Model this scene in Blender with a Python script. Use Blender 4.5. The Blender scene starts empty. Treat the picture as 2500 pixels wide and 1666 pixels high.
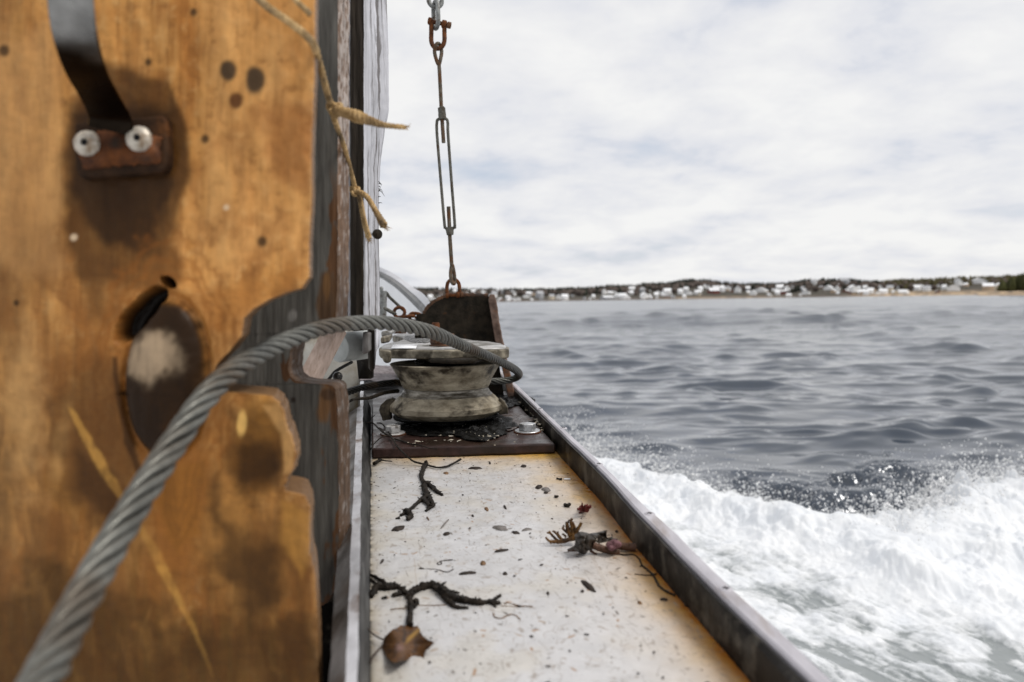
import bpy, math, random
import numpy as np
from mathutils import Vector, Matrix
random.seed(7); RNG = np.random.default_rng(11)
SC = bpy.context.scene
COL = SC.collection
# ------------------------------------------------------------------ camera
W, H, LENS = 2500.0, 1666.0, 28.0
FP = W*LENS/36.0
CAMZ = 1.40                      # metres above the water
C = np.array([0.0, 0.0, CAMZ])
TH = math.atan(99/FP); PH = 0.0150
F_ = np.array([0, math.cos(TH), -math.sin(TH)])
U0 = np.array([0, math.sin(TH), math.cos(TH)]); R0 = np.array([1.0, 0, 0])
R_ = R0*math.cos(PH)-U0*math.sin(PH); U_ = U0*math.cos(PH)+R0*math.sin(PH)
cam = bpy.data.cameras.new('camera'); camo = bpy.data.objects.new('camera', cam); COL.objects.link(camo)
M = Matrix.Identity(4)
for i in range(3):
    M[i][0], M[i][1], M[i][2], M[i][3] = R_[i], U_[i], -F_[i], C[i]
camo.matrix_world = M
cam.lens = LENS; cam.sensor_width = 36; cam.clip_start = 0.02; cam.clip_end = 9000
cam.dof.use_dof = True; cam.dof.focus_distance = 1.30; cam.dof.aperture_fstop = 5.3
SC.camera = camo
# ------------------------------------------------------------------ view, world, sun
SC.view_settings.view_transform = 'Standard'; SC.view_settings.look = 'None'
SC.view_settings.exposure = 0.0; SC.view_settings.gamma = 1.0
try: SC.view_settings.use_curve_mapping = False
except Exception: pass
SUN_EL, SUN_AZ = math.radians(54), math.radians(106)       # azimuth clockwise from +Y: high over the right side
wd = bpy.data.worlds.new('World'); SC.world = wd; wd.use_nodes = True
nt = wd.node_tree; nt.nodes.clear()
def N(tree, t, **k):
    n = tree.nodes.new(t)
    for a, b in k.items(): setattr(n, a, b)
    return n
def math_node(tree, op, a, b=None, c=None, clamp=False):
    n = N(tree, 'ShaderNodeMath', operation=op, use_clamp=clamp)
    for i, v in enumerate((a, b, c)):
        if v is None: continue
        if isinstance(v, (int, float)): n.inputs[i].default_value = v
        else: tree.links.new(v, n.inputs[i])
    return n.outputs[0]
def ramp(tree, fac, stops, interp='LINEAR'):
    n = N(tree, 'ShaderNodeValToRGB'); n.color_ramp.interpolation = interp
    e = n.color_ramp.elements
    while len(e) < len(stops): e.new(0.5)
    for i, (p, c) in enumerate(stops):
        e[i].position = p; e[i].color = (c[0], c[1], c[2], 1) if len(c) == 3 else c
    tree.links.new(fac, n.inputs[0]); return n.outputs[0]
sky = N(nt, 'ShaderNodeTexSky', sky_type='NISHITA', sun_disc=False, sun_elevation=SUN_EL, sun_rotation=SUN_AZ)
bg1 = N(nt, 'ShaderNodeBackground'); bg1.inputs[1].default_value = 0.10; nt.links.new(sky.outputs[0], bg1.inputs[0])
tc = N(nt, 'ShaderNodeTexCoord'); sep = N(nt, 'ShaderNodeSeparateXYZ'); nt.links.new(tc.outputs['Generated'], sep.inputs[0])
zz = math_node(nt, 'ADD', math_node(nt, 'MAXIMUM', sep.outputs[2], 0.0), 0.20)
comb = N(nt, 'ShaderNodeCombineXYZ')
nt.links.new(math_node(nt, 'DIVIDE', sep.outputs[0], zz), comb.inputs[0])
nt.links.new(math_node(nt, 'DIVIDE', sep.outputs[1], zz), comb.inputs[1])
def wnoise(scale, detail, rough, off, dist=0.0):
    mp = N(nt, 'ShaderNodeMapping'); mp.inputs[1].default_value = (off, off*1.7, 0)
    nt.links.new(comb.outputs[0], mp.inputs[0])
    n = N(nt, 'ShaderNodeTexNoise'); n.inputs['Scale'].default_value = scale; n.inputs['Detail'].default_value = detail
    n.inputs['Roughness'].default_value = rough; n.inputs['Distortion'].default_value = dist
    nt.links.new(mp.outputs[0], n.inputs['Vector']); return n.outputs[0]
n1 = wnoise(1.45, 8, 0.55, 3.1, 0.25); n2 = wnoise(3.6, 7, 0.58, 9.4, 0.25)
mixn = math_node(nt, 'ADD', math_node(nt, 'MULTIPLY', n1, 0.62), math_node(nt, 'MULTIPLY', n2, 0.38))
ccol = ramp(nt, mixn, [(0.34, (0.71, 0.755, 0.85)), (0.42, (0.79, 0.805, 0.86)), (0.50, (0.885, 0.887, 0.905)), (0.58, (0.965, 0.962, 0.955))])
bg2 = N(nt, 'ShaderNodeBackground'); bg2.inputs[1].default_value = 0.96; nt.links.new(ccol, bg2.inputs[0])
cov = ramp(nt, mixn, [(0.33, (0.72,)*3), (0.45, (0.97,)*3)])
mx = N(nt, 'ShaderNodeMixShader'); nt.links.new(cov, mx.inputs[0]); nt.links.new(bg1.outputs[0], mx.inputs[1]); nt.links.new(bg2.outputs[0], mx.inputs[2])
wo = N(nt, 'ShaderNodeOutputWorld'); nt.links.new(mx.outputs[0], wo.inputs[0])
sl = bpy.data.lights.new('sun', 'SUN'); sl.energy = 2.1; sl.angle = math.radians(18); sl.color = (1, 0.95, 0.88)
so = bpy.data.objects.new('sun', sl); COL.objects.link(so)
sd = Vector((math.sin(SUN_AZ)*math.cos(SUN_EL), math.cos(SUN_AZ)*math.cos(SUN_EL), math.sin(SUN_EL)))
so.rotation_euler = sd.to_track_quat('Z', 'Y').to_euler(); so.location = (3, -3, 6)

# ------------------------------------------------------------------ survey helpers: image point + distance -> place
def P(px, py, d): return C + d*(F_ + R_*((px-W/2)/FP) - U_*((py-H/2)/FP))
TA, TS = -0.3096, 0.0427                                   # side deck: height below the lens, rise toward the bow
def deck(px, py, dz=0.0):
    v = F_ + R_*((px-W/2)/FP) - U_*((py-H/2)/FP)
    return C + v*((TA+dz)/(v[2]-TS*v[1]))
def deckz(y): return CAMZ+TA+TS*y
def cz(sc, ox, oy):
    return lambda x, y: (ox+x/sc, oy+y/sc)
c1 = cz(1.8447, 0, 0); c2 = cz(1.8106, 0, 800); c3 = cz(3.484, 700, 0); c4 = cz(3.92, 700, 400); c5 = cz(3.136, 700, 650)
cA = cz(7.128, 1000, 760); cB = cz(7.128, 700, 760); cC = cz(4.525, 880, 980); cD = cz(5.227, 860, 1340); cE = cz(4.9, 1280, 1160)
cF = cz(5.8825, 900, 640); cG = cz(5.225, 950, 0)

# ------------------------------------------------------------------ numpy noise
def _hash(ix, iy, seed):
    h = (ix.astype(np.int64)*374761393 + iy.astype(np.int64)*668265263 + seed*1442695041) & 0xffffffff
    h = ((h ^ (h >> 13))*1274126177) & 0xffffffff
    return ((h ^ (h >> 16)) & 0xffff)/65535.0
def perlin(x, y, seed=0):
    ix, iy = np.floor(x), np.floor(y); fx, fy = x-ix, y-iy
    u = fx*fx*fx*(fx*(fx*6-15)+10); v = fy*fy*fy*(fy*(fy*6-15)+10)
    def g(dx, dy):
        a = _hash(ix+dx, iy+dy, seed)*2*np.pi
        return np.cos(a)*(fx-dx)+np.sin(a)*(fy-dy)
    a = g(0, 0)+(g(1, 0)-g(0, 0))*u; b = g(0, 1)+(g(1, 1)-g(0, 1))*u
    return (a+(b-a)*v)*1.5
def fbm(x, y, o=4, seed=0, gain=0.5, lac=2.03):
    s = np.zeros_like(x); a = 1.0; t = 0
    for k in range(o):
        s += a*perlin(x, y, seed+k*17); t += a; a *= gain; x = x*lac+5.2; y = y*lac+1.3
    return s/t*1.4
def billow(x, y, o=4, seed=0, gain=0.5):
    s = np.zeros_like(x); a = 1.0; t = 0
    for k in range(o):
        s += a*np.abs(perlin(x, y, seed+k*13)); t += a; a *= gain; x = x*2.05+3.1; y = y*2.05+7.7
    return s/t*1.5
def sm(a, b, x):
    t = np.clip((x-a)/(b-a), 0, 1); return t*t*(3-2*t)
def mixc(c, d, t):
    return c*(1-t[..., None]) + np.array(d)*t[..., None]

# ------------------------------------------------------------------ objects
def link(o): COL.objects.link(o); return o
def wloc(o):
    v = np.zeros(3)
    while o is not None: v += np.array(o.location); o = o.parent
    return v
def tag(o, label=None, cat=None, group=None, kind=None):
    if label: o['label'] = label
    if cat: o['category'] = cat
    if group: o['group'] = group
    if kind: o['kind'] = kind
    return o
def thing(name, label, cat, loc, group=None):
    o = link(bpy.data.objects.new(name, None)); o.location = tuple(loc); o.empty_display_size = 0.05
    return tag(o, label, cat, group)
class MB:
    def __init__(s): s.v = []; s.f = []; s.n = 0; s.c = []
    def add(s, v, f, col=None):
        v = np.asarray(v, float); s.v.append(v)
        s.f += [tuple(int(i)+s.n for i in q) for q in f]; s.n += len(v)
        if col is not None: s.c.append(np.broadcast_to(np.asarray(col, float), (len(v), 3)))
        return s
    def grid(s, G, col=None, cu=False, cv=False):
        G = np.asarray(G); a, b = G.shape[:2]; idx = np.arange(a*b).reshape(a, b)
        A = idx if not cu else np.vstack([idx, idx[:1]])
        if cv: A = np.hstack([A, A[:, :1]])
        q = np.stack([A[:-1, :-1], A[:-1, 1:], A[1:, 1:], A[1:, :-1]], -1).reshape(-1, 4)
        return s.add(G.reshape(-1, 3), q, None if col is None else (np.asarray(col).reshape(-1, 3) if np.ndim(col) > 1 else col))
    def tube(s, pts, rad, seg=10, closed=False, col=None, flat=1.0, caps=True, jit=0.0):
        p = np.asarray(pts, float); n = len(p); rad = np.broadcast_to(np.asarray(rad, float), (n,))
        T = np.roll(p, -1, 0)-np.roll(p, 1, 0) if closed else np.gradient(p, axis=0)
        T /= np.linalg.norm(T, axis=1)[:, None]+1e-12
        fr = frames(T); ang = np.linspace(0, 2*np.pi, seg, endpoint=False)
        ca, sa = np.cos(ang), np.sin(ang)
        rr = rad[:, None]*(1+(RNG.uniform(-jit, jit, (n, seg)) if jit else 0))
        G = p[:, None]+rr[..., None]*(fr[:, 0][:, None]*ca[None, :, None]+fr[:, 1][:, None]*sa[None, :, None]*flat)
        s.grid(G, col, cu=closed, cv=True)
        if not closed and caps:
            base = s.n-n*seg
            s.f.append(tuple(base+i for i in range(seg))[::-1]); s.f.append(tuple(base+(n-1)*seg+i for i in range(seg)))
        return s
    def lathe(s, prof, center, axis=(0, 0, 1), seg=48, col=None, caps=True, wob=0.0):
        ax = np.array(axis, float); ax /= np.linalg.norm(ax)
        a = np.cross(ax, [0, 1, 0] if abs(ax[1]) < .9 else [1, 0, 0]); a /= np.linalg.norm(a); b = np.cross(ax, a)
        ang = np.linspace(0, 2*np.pi, seg, endpoint=False)
        pr = np.asarray(prof, float); rr = pr[:, 0][:, None]*np.ones(seg)
        if wob:
            rr = rr*(1+wob*fbm(np.cos(ang)[None]*3+0*rr, np.sin(ang)[None]*3+pr[:, 1][:, None]*40, 3, 3))
        G = np.array(center)+rr[..., None]*(a*np.cos(ang)[:, None]+b*np.sin(ang)[:, None])[None]+pr[:, 1][:, None, None]*ax
        s.grid(G, col, cv=True)
        if caps:
            base = s.n-len(pr)*seg
            s.f.append(tuple(base+i for i in range(seg))[::-1]); s.f.append(tuple(base+(len(pr)-1)*seg+i for i in range(seg)))
        return s
    def prism(s, outline, ext, col=None):
        o = np.asarray(outline, float); n = len(o); e = np.asarray(ext, float)
        v = np.vstack([o, o+e]); f = [tuple(range(n))[::-1], tuple(range(n, 2*n))]
        f += [(i, (i+1) % n, n+(i+1) % n, n+i) for i in range(n)]
        return s.add(v, f, col)
    def hexa(s, q, col=None):     # eight corners: 0-3 one end loop, 4-7 the other
        return s.add(q, [(0, 3, 2, 1), (4, 5, 6, 7), (0, 1, 5, 4), (1, 2, 6, 5), (2, 3, 7, 6), (3, 0, 4, 7)], col)
    def box(s, c, sx, sy, sz, ax=None, col=None):
        A = np.eye(3) if ax is None else np.asarray(ax)
        q = []
        for z in (-1, 1):
            for x, y in ((-1, -1), (1, -1), (1, 1), (-1, 1)):
                q.append(np.array(c)+A[0]*x*sx/2+A[1]*y*sy/2+A[2]*z*sz/2)
        return s.hexa(q, col)
    def ball(s, c, r, seg=12, col=None, sq=(1, 1, 1)):
        th = np.linspace(0.12, np.pi-0.12, seg//2+1); ph = np.linspace(0, 2*np.pi, seg, endpoint=False)
        G = np.stack([np.sin(th)[:, None]*np.cos(ph)*sq[0], np.sin(th)[:, None]*np.sin(ph)*sq[1], np.cos(th)[:, None]*np.ones(seg)*sq[2]], -1)*r+np.array(c)
        s.grid(G[::-1], col, cv=True); b = s.n-(seg//2+1)*seg
        s.f.append(tuple(b+i for i in range(seg))[::-1]); s.f.append(tuple(b+(seg//2)*seg+i for i in range(seg)))
        return s
    def build(s, name, mat, parent=None, smooth=40, bevel=0, origin=None, bseg=2, sub=0):
        v = np.vstack(s.v)
        if parent is None:
            org = np.array(origin) if origin is not None else np.array([(v[:, 0].min()+v[:, 0].max())/2, (v[:, 1].min()+v[:, 1].max())/2, v[:, 2].min()])
            base = org
        else:
            org = (v.min(0)+v.max(0))/2; base = wloc(parent)
        me = bpy.data.meshes.new(name)
        lv = v-org
        F = s.f; nl = sum(len(q) for q in F)
        me.vertices.add(len(lv)); me.vertices.foreach_set('co', lv.astype(np.float32).ravel())
        me.loops.add(nl); me.polygons.add(len(F))
        me.loops.foreach_set('vertex_index', np.fromiter((i for q in F for i in q), np.int32, nl))
        cnt = np.fromiter((len(q) for q in F), np.int32, len(F)); st = np.concatenate([[0], np.cumsum(cnt)[:-1]]).astype(np.int32)
        me.polygons.foreach_set('loop_start', st)
        me.update(calc_edges=True); me.validate()
        if s.c and sum(len(c) for c in s.c) == len(lv):
            cc = np.ones((len(lv), 4), np.float32); cc[:, :3] = np.vstack(s.c)
            me.attributes.new('Col', 'FLOAT_COLOR', 'POINT').data.foreach_set('color', cc.ravel())
        if smooth:
            me.polygons.foreach_set('use_smooth', np.ones(len(me.polygons), bool))
            if smooth < 180: me.set_sharp_from_angle(angle=math.radians(smooth))
        for m in (mat if isinstance(mat, (list, tuple)) else [mat]): me.materials.append(m)
        o = link(bpy.data.objects.new(name, me))
        if parent is None: o.location = tuple(org)
        else:
            o.parent = parent; o.location = tuple(org-base)
        if bevel:
            b = o.modifiers.new('bevel', 'BEVEL'); b.width = bevel; b.segments = bseg; b.limit_method = 'ANGLE'; b.angle_limit = math.radians(35)
        if sub:
            b = o.modifiers.new('sub', 'SUBSURF'); b.levels = sub; b.render_levels = sub
        return o
def frames(T):
    n = len(T); out = np.zeros((n, 2, 3)); a = np.cross(T[0], [0, 0, 1.0])
    if np.linalg.norm(a) < 1e-3: a = np.cross(T[0], [0, 1.0, 0])
    for i in range(n):
        a = a-T[i]*np.dot(a, T[i]); a /= np.linalg.norm(a)+1e-12
        out[i, 0] = a; out[i, 1] = np.cross(T[i], a)
    return out
def spline(pts, n=80, closed=False):
    p = np.asarray(pts, float); m = len(p)
    q = np.vstack([p[-1:], p, p[:2]]) if closed else np.vstack([2*p[0]-p[1], p, 2*p[-1]-p[-2]])
    segs = m if closed else m-1; out = []
    t = np.linspace(0, segs, n, endpoint=not closed)
    for u in t:
        i = min(int(u), segs-1); w = u-i; a, b, c, d = q[i], q[i+1], q[i+2], q[i+3]
        out.append(0.5*((2*b)+(c-a)*w+(2*a-5*b+4*c-d)*w*w+(3*b-a-3*c+d)*w**3))
    return np.array(out)

def rough_outline(pts, n=140, amp=1.2, seed=1):
    p = np.array(pts, float); q = np.vstack([p, p[:1]]); d = np.r_[0, np.cumsum(np.hypot(*np.diff(q, axis=0).T))]
    t = np.linspace(0, d[-1], n, endpoint=False); x = np.interp(t, d, q[:, 0]); y = np.interp(t, d, q[:, 1])
    return np.stack([x+amp*fbm(t*0.08, t*0, 3, seed), y+amp*fbm(t*0.08, t*0+9, 3, seed+1)], -1)
# ------------------------------------------------------------------ materials
def mat(name, a, b=None, scale=30, stretch=(1, 1, 1), rough=(0.5, 0.75), metal=0.0, bump=0.3, bd=0.002, c=None, cs=8, ct=0.55, cw=0.08,
        detail=8, attr=False, spec=0.22, coat=0.0, amul=(0.8, 1.15), lo=0.35, hi=0.65, coatr=0.15):
    m = bpy.data.materials.new(name); m.use_nodes = True; t = m.node_tree
    bs = t.nodes['Principled BSDF']; L = t.links.new
    co = N(t, 'ShaderNodeTexCoord'); mp = N(t, 'ShaderNodeMapping'); mp.inputs[3].default_value = stretch; L(co.outputs['Object'], mp.inputs[0])
    def nz(sc, de=detail, off=0, ro=0.6):
        n = N(t, 'ShaderNodeTexNoise'); n.inputs['Scale'].default_value = sc; n.inputs['Detail'].default_value = de; n.inputs['Roughness'].default_value = ro
        mm = N(t, 'ShaderNodeMapping'); mm.inputs[1].default_value = (off, off*.7, off*1.3); L(mp.outputs[0], mm.inputs[0]); L(mm.outputs[0], n.inputs['Vector']); return n.outputs[0]
    f1 = nz(scale)
    if attr:
        at = N(t, 'ShaderNodeAttribute', attribute_name='Col')
        mul = ramp(t, f1, [(lo, (amul[0],)*3), (hi, (amul[1],)*3)])
        mm = N(t, 'ShaderNodeMix', data_type='RGBA', blend_type='MULTIPLY'); mm.inputs[0].default_value = 1
        L(at.outputs['Color'], mm.inputs[6]); L(mul, mm.inputs[7]); col = mm.outputs[2]
    else:
        col = ramp(t, f1, [(lo, a), (hi, b or a)])
    if c is not None:
        fac = ramp(t, nz(cs, 6, 4.7), [(ct-cw, (0, 0, 0)), (ct+cw, (1, 1, 1))])
        mm = N(t, 'ShaderNodeMix', data_type='RGBA'); L(fac, mm.inputs[0]); L(col, mm.inputs[6]); mm.inputs[7].default_value = (*c, 1); col = mm.outputs[2]
    L(col, bs.inputs['Base Color'])
    L(ramp(t, nz(scale*0.7, 5, 2.2), [(0.35, (rough[0],)*3), (0.65, (rough[1],)*3)]), bs.inputs['Roughness'])
    bs.inputs['Metallic'].default_value = metal; bs.inputs['Specular IOR Level'].default_value = spec
    bs.inputs['Coat Weight'].default_value = coat; bs.inputs['Coat Roughness'].default_value = coatr
    if bump:
        bn = N(t, 'ShaderNodeBump'); bn.inputs['Strength'].default_value = bump; bn.inputs['Distance'].default_value = bd
        h = math_node(t, 'ADD', f1, math_node(t, 'MULTIPLY', nz(scale*4, 4, 7.7), 0.35)); L(h, bn.inputs['Height']); L(bn.outputs[0], bs.inputs['Normal'])
    return m
RUSTD = mat('dark_rust', (0.007, 0.006, 0.004), (0.030, 0.023, 0.016), 45, rough=(0.5, 0.85), bump=0.7, bd=0.004, c=(0.075, 0.03, 0.01), cs=22, ct=0.66, cw=0.06, spec=0.1)
RUSTO = mat('orange_rust', (0.045, 0.015, 0.006), (0.15, 0.05, 0.014), 70, rough=(0.6, 0.9), bump=0.5, c=(0.035, 0.02, 0.012), cs=60, ct=0.58)
RUSTB = mat('brown_rust', (0.05, 0.022, 0.012), (0.15, 0.075, 0.04), 70, rough=(0.55, 0.85), bump=0.6, bd=0.003, c=(0.022, 0.014, 0.01), cs=30, ct=0.55)
EDGE = mat('flange_rust', (0.06, 0.036, 0.026), (0.17, 0.115, 0.09), 60, rough=(0.5, 0.8), bump=0.6, bd=0.003, c=(0.16, 0.06, 0.02), cs=35, ct=0.62)
GALV = mat('galvanised', (0.16, 0.165, 0.16), (0.30, 0.31, 0.30), 80, rough=(0.45, 0.7), metal=0.5, bump=0.3, c=(0.07, 0.05, 0.035), cs=60, ct=0.6)
ROD = mat('weathered_rod', (0.055, 0.045, 0.033), (0.14, 0.115, 0.085), 110, rough=(0.5, 0.8), metal=0.3, bump=0.5, c=(0.10, 0.045, 0.018), cs=45, ct=0.55)
BODYM = mat('turnbuckle_steel', (0.06, 0.058, 0.048), (0.14, 0.135, 0.115), 90, rough=(0.5, 0.75), metal=0.4, bump=0.4, c=(0.06, 0.04, 0.025), cs=45, ct=0.6)
BOLTM = mat('zinc_bolt', (0.42, 0.43, 0.44), (0.66, 0.67, 0.68), 120, rough=(0.28, 0.5), metal=0.75, bump=0.2, c=(0.28, 0.24, 0.2), cs=70, ct=0.66)
CAST = mat('cast_sheave', (0.145, 0.118, 0.078), (0.43, 0.38, 0.285), 34, stretch=(1, 1, 1.8), rough=(0.4, 0.7), metal=0.2, bump=0.7, bd=0.003, c=(0.035, 0.026, 0.016), cs=19, ct=0.575, cw=0.06, spec=0.35)
GROOVE = mat('worn_groove', (0.12, 0.105, 0.08), (0.34, 0.32, 0.28), 50, stretch=(1, 1, 5), rough=(0.25, 0.45), metal=0.45, bump=0.3, c=(0.055, 0.045, 0.033), cs=24, ct=0.56)
CHEEK = mat('cheek_plate', (0.10, 0.085, 0.06), (0.30, 0.265, 0.20), 40, rough=(0.4, 0.7), metal=0.15, bump=0.8, bd=0.003, c=(0.04, 0.032, 0.02), cs=26, ct=0.55, spec=0.3)
CHEEKT = mat('cheek_top', (0.26, 0.255, 0.245), (0.52, 0.515, 0.51), 50, rough=(0.25, 0.55), metal=0.15, bump=0.5, bd=0.002, c=(0.12, 0.11, 0.09), cs=24, ct=0.57)
PLATE = mat('base_plate', (0.014, 0.006, 0.0045), (0.052, 0.026, 0.022), 38, rough=(0.22, 0.55), metal=0.0, bump=0.5, bd=0.003, c=(0.02, 0.011, 0.007), cs=14, ct=0.56, coat=0.25)
GASK = mat('wet_rubber', (0.002, 0.002, 0.002), (0.007, 0.0065, 0.006), 60, rough=(0.2, 0.6), bump=0.8, bd=0.006, spec=0.3)
DARKP = mat('dark_inner_paint', (0.004, 0.0035, 0.0028), (0.013, 0.011, 0.009), 16, rough=(0.25, 0.6), bump=0.5, bd=0.004, c=(0.085, 0.075, 0.06), cs=30, ct=0.60, cw=0.09, spec=0.13)
CAPM = mat('cap_rail_metal', (0.37, 0.355, 0.385), (0.55, 0.535, 0.575), 18, stretch=(2.2, 0.5, 1), rough=(0.35, 0.6), metal=0.1, bump=0.25, c=(0.26, 0.215, 0.19), cs=13, ct=0.62, cw=0.08)
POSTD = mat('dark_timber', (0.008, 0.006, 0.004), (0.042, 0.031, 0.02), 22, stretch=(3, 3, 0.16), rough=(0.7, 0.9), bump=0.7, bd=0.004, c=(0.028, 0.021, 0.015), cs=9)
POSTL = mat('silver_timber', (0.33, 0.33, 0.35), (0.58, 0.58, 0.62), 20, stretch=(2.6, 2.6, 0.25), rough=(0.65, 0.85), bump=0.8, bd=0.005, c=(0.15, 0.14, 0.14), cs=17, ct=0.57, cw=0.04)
WHITE = mat('white_bow_paint', (0.72, 0.73, 0.75), (0.80, 0.81, 0.83), 3, rough=(0.35, 0.5), bump=0.05)
TRIM = mat('grey_trim', (0.46, 0.46, 0.48), (0.58, 0.58, 0.61), 6, rough=(0.35, 0.5), metal=0.2, bump=0.1)
TRIMD = mat('dark_trim', (0.11, 0.11, 0.11), (0.18, 0.18, 0.18), 10, rough=(0.45, 0.6), bump=0.1)
HULL = mat('hull_paint', (0.02, 0.02, 0.02), (0.05, 0.05, 0.05), 5, rough=(0.4, 0.6), bump=0.1)
RAILM = mat('inner_rail', (0.055, 0.05, 0.045), (0.21, 0.20, 0.195), 20, stretch=(2, 0.8, 1), rough=(0.4, 0.7), metal=0.2, bump=0.4, c=(0.07, 0.05, 0.037), cs=14, ct=0.56)
RAILE = mat('inner_rail_edge', (0.36, 0.36, 0.38), (0.60, 0.60, 0.63), 20, stretch=(2, 0.8, 1), rough=(0.3, 0.5), metal=0.3, bump=0.2, c=(0.16, 0.11, 0.085), cs=16, ct=0.6)  # lit edge of the rail painted brighter than its shaded faces
RAILS = mat('inner_rail_side', (0.028, 0.028, 0.027), (0.10, 0.10, 0.10), 14, stretch=(4, 0.4, 4), rough=(0.45, 0.7), bump=0.4, c=(0.02, 0.02, 0.02), cs=12)
STRAP = mat('strap_sky_sheen', None, scale=35, attr=True, rough=(0.18, 0.34), metal=1.0, bump=0.3, amul=(0.6, 1.2))
SCREW = mat('screw_head', (0.36, 0.32, 0.26), (0.66, 0.61, 0.53), 110, rough=(0.35, 0.6), metal=0.3, bump=0.4, c=(0.20, 0.13, 0.07), cs=75, ct=0.57)
RECESS = mat('screw_recess', (0.01, 0.01, 0.01), rough=(0.8, 0.9), bump=0)
TWINE = mat('sisal_twine', (0.33, 0.205, 0.08), (0.62, 0.43, 0.215), 150, rough=(0.75, 0.9), bump=0.6, c=(0.12, 0.085, 0.05), cs=24, ct=0.56)
WEED = mat('dried_weed', (0.005, 0.0035, 0.0022), (0.022, 0.0155, 0.010), 120, rough=(0.4, 0.75), bump=0.8, c=(0.06, 0.05, 0.037), cs=160, ct=0.68, spec=0.2)
WEEDB = mat('brown_weed', (0.07, 0.03, 0.008), (0.17, 0.083, 0.02), 130, rough=(0.4, 0.7), bump=0.7, c=(0.03, 0.016, 0.008), cs=90)
FROND = mat('black_frond', (0.012, 0.008, 0.005), (0.042, 0.031, 0.022), 90, rough=(0.25, 0.5), bump=0.5, spec=0.4)
PURP = mat('purple_lump', (0.10, 0.045, 0.05), (0.27, 0.14, 0.155), 160, rough=(0.5, 0.7), bump=0.9)
REDW = mat('red_weed', (0.06, 0.008, 0.008), (0.16, 0.02, 0.016), 160, rough=(0.3, 0.5), bump=0.4)
FLAKE = mat('dark_flake', (0.012, 0.008, 0.006), (0.045, 0.033, 0.026), 150, rough=(0.5, 0.8), bump=0.5)
FLAKEB = mat('brown_flake', (0.10, 0.055, 0.025), (0.22, 0.13, 0.07), 150, rough=(0.5, 0.8), bump=0.5)
FLAKEG = mat('grey_flake', (0.12, 0.11, 0.10), (0.22, 0.20, 0.19), 150, rough=(0.5, 0.8), bump=0.5)
WOODL = mat('pale_offcut', (0.42, 0.31, 0.25), (0.60, 0.47, 0.40), 40, stretch=(4, 4, 0.5), rough=(0.6, 0.8), bump=0.3, c=(0.30, 0.20, 0.14), cs=20, ct=0.62)
PVC = mat('grey_pipe', (0.33, 0.35, 0.34), (0.46, 0.48, 0.47), 30, rough=(0.4, 0.6), bump=0.1, c=(0.16, 0.15, 0.13), cs=40, ct=0.68)
PANEL = mat('cabin_panel', (0.22, 0.22, 0.20), (0.40, 0.39, 0.36), 9, rough=(0.5, 0.7), bump=0.2, c=(0.14, 0.09, 0.03), cs=8, ct=0.56)
BLACKC = mat('black_cable', (0.008, 0.008, 0.008), (0.016, 0.016, 0.016), 40, rough=(0.4, 0.6), bump=0.1)
BALLM = mat('dark_knob', (0.015, 0.015, 0.015), (0.04, 0.038, 0.035), 60, rough=(0.2, 0.35), metal=0.6, bump=0.2)
COLW = mat('painted_wood', None, scale=60, stretch=(1, 1, 0.25), attr=True, rough=(0.34, 0.55), bump=0.3, bd=0.001, amul=(0.78, 1.14), spec=0.12)
COLT = mat('painted_deck', None, scale=45, attr=True, rough=(0.24, 0.52), bump=0.2, bd=0.0006, amul=(0.92, 1.05), spec=0.4)
COLG = mat('grey_board', None, scale=30, stretch=(5, 5, 0.35), attr=True, rough=(0.5, 0.7), bump=0.4, bd=0.0015, amul=(0.62, 1.22), spec=0.3)
COLR = mat('wire_strand', None, scale=160, attr=True, rough=(0.32, 0.52), metal=0.45, bump=0.25, bd=0.0006, amul=(0.8, 1.15))
LEAFM = mat('dead_leaf', None, scale=70, attr=True, rough=(0.3, 0.55), bump=0.5, bd=0.001, amul=(0.65, 1.25))

# ================================================================== SETTING: water, foam, spray
def wave_field(x, y, spc):
    dz = np.zeros_like(x); dx = np.zeros_like(x); dy = np.zeros_like(x)
    rg = np.random.default_rng(5); cs = []
    for k in range(120):
        lam = 0.15*(5.0/0.15)**rg.random()
        th = math.radians(258)+rg.normal(0, 0.58 if lam < 1.2 else 0.36); ph = rg.random()*6.283
        amp = lam*math.exp(-(math.log(lam/0.85))**2/2.6)*(0.5+rg.random())
        cs.append((lam, th, ph, amp))
    sl_ = math.sqrt(sum((2*math.pi/l*a)**2/2 for l, _, _, a in cs))
    for lam, th, ph, amp in cs:
        amp = amp*0.078/sl_; kk = 2*np.pi/lam; att = sm(0.9, 2.2, lam/spc)
        a = kk*(math.cos(th)*x+math.sin(th)*y)+ph
        dz += amp*att*np.cos(a); s_ = amp*att*np.sin(a)*1.5
        dx -= math.cos(th)*s_; dy -= math.sin(th)*s_
    for k in range(26):
        lam = 5.0*(36/5.0)**rg.random(); th = math.radians(255)+rg.normal(0, 0.4); ph = rg.random()*6.283; kk = 2*np.pi/lam
        dz += 0.011/kk*sm(0.9, 2.2, lam/spc)*np.cos(kk*(math.cos(th)*x+math.sin(th)*y)+ph)
    return dx, dy, dz
rs = [1.15]
while rs[-1] < 2400:
    r = rs[-1]; rs.append(r+max(0.0075, min(0.30*r*r/1115, 0.04*r)))
rs = np.array(rs)
az = np.radians(np.concatenate([np.arange(-62, -14, 0.7), np.arange(-14, 36, 0.058), np.arange(36, 80, 0.7)]))
RR, AA = np.meshgrid(rs, az, indexing='ij')
X, Y = RR*np.sin(AA), RR*np.cos(AA)
spc = np.maximum(np.gradient(rs)[:, None]*np.ones_like(AA), RR*np.gradient(az)[None])
wx, wy, wz = wave_field(X, Y, spc)
rw = np.random.default_rng(31)
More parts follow.
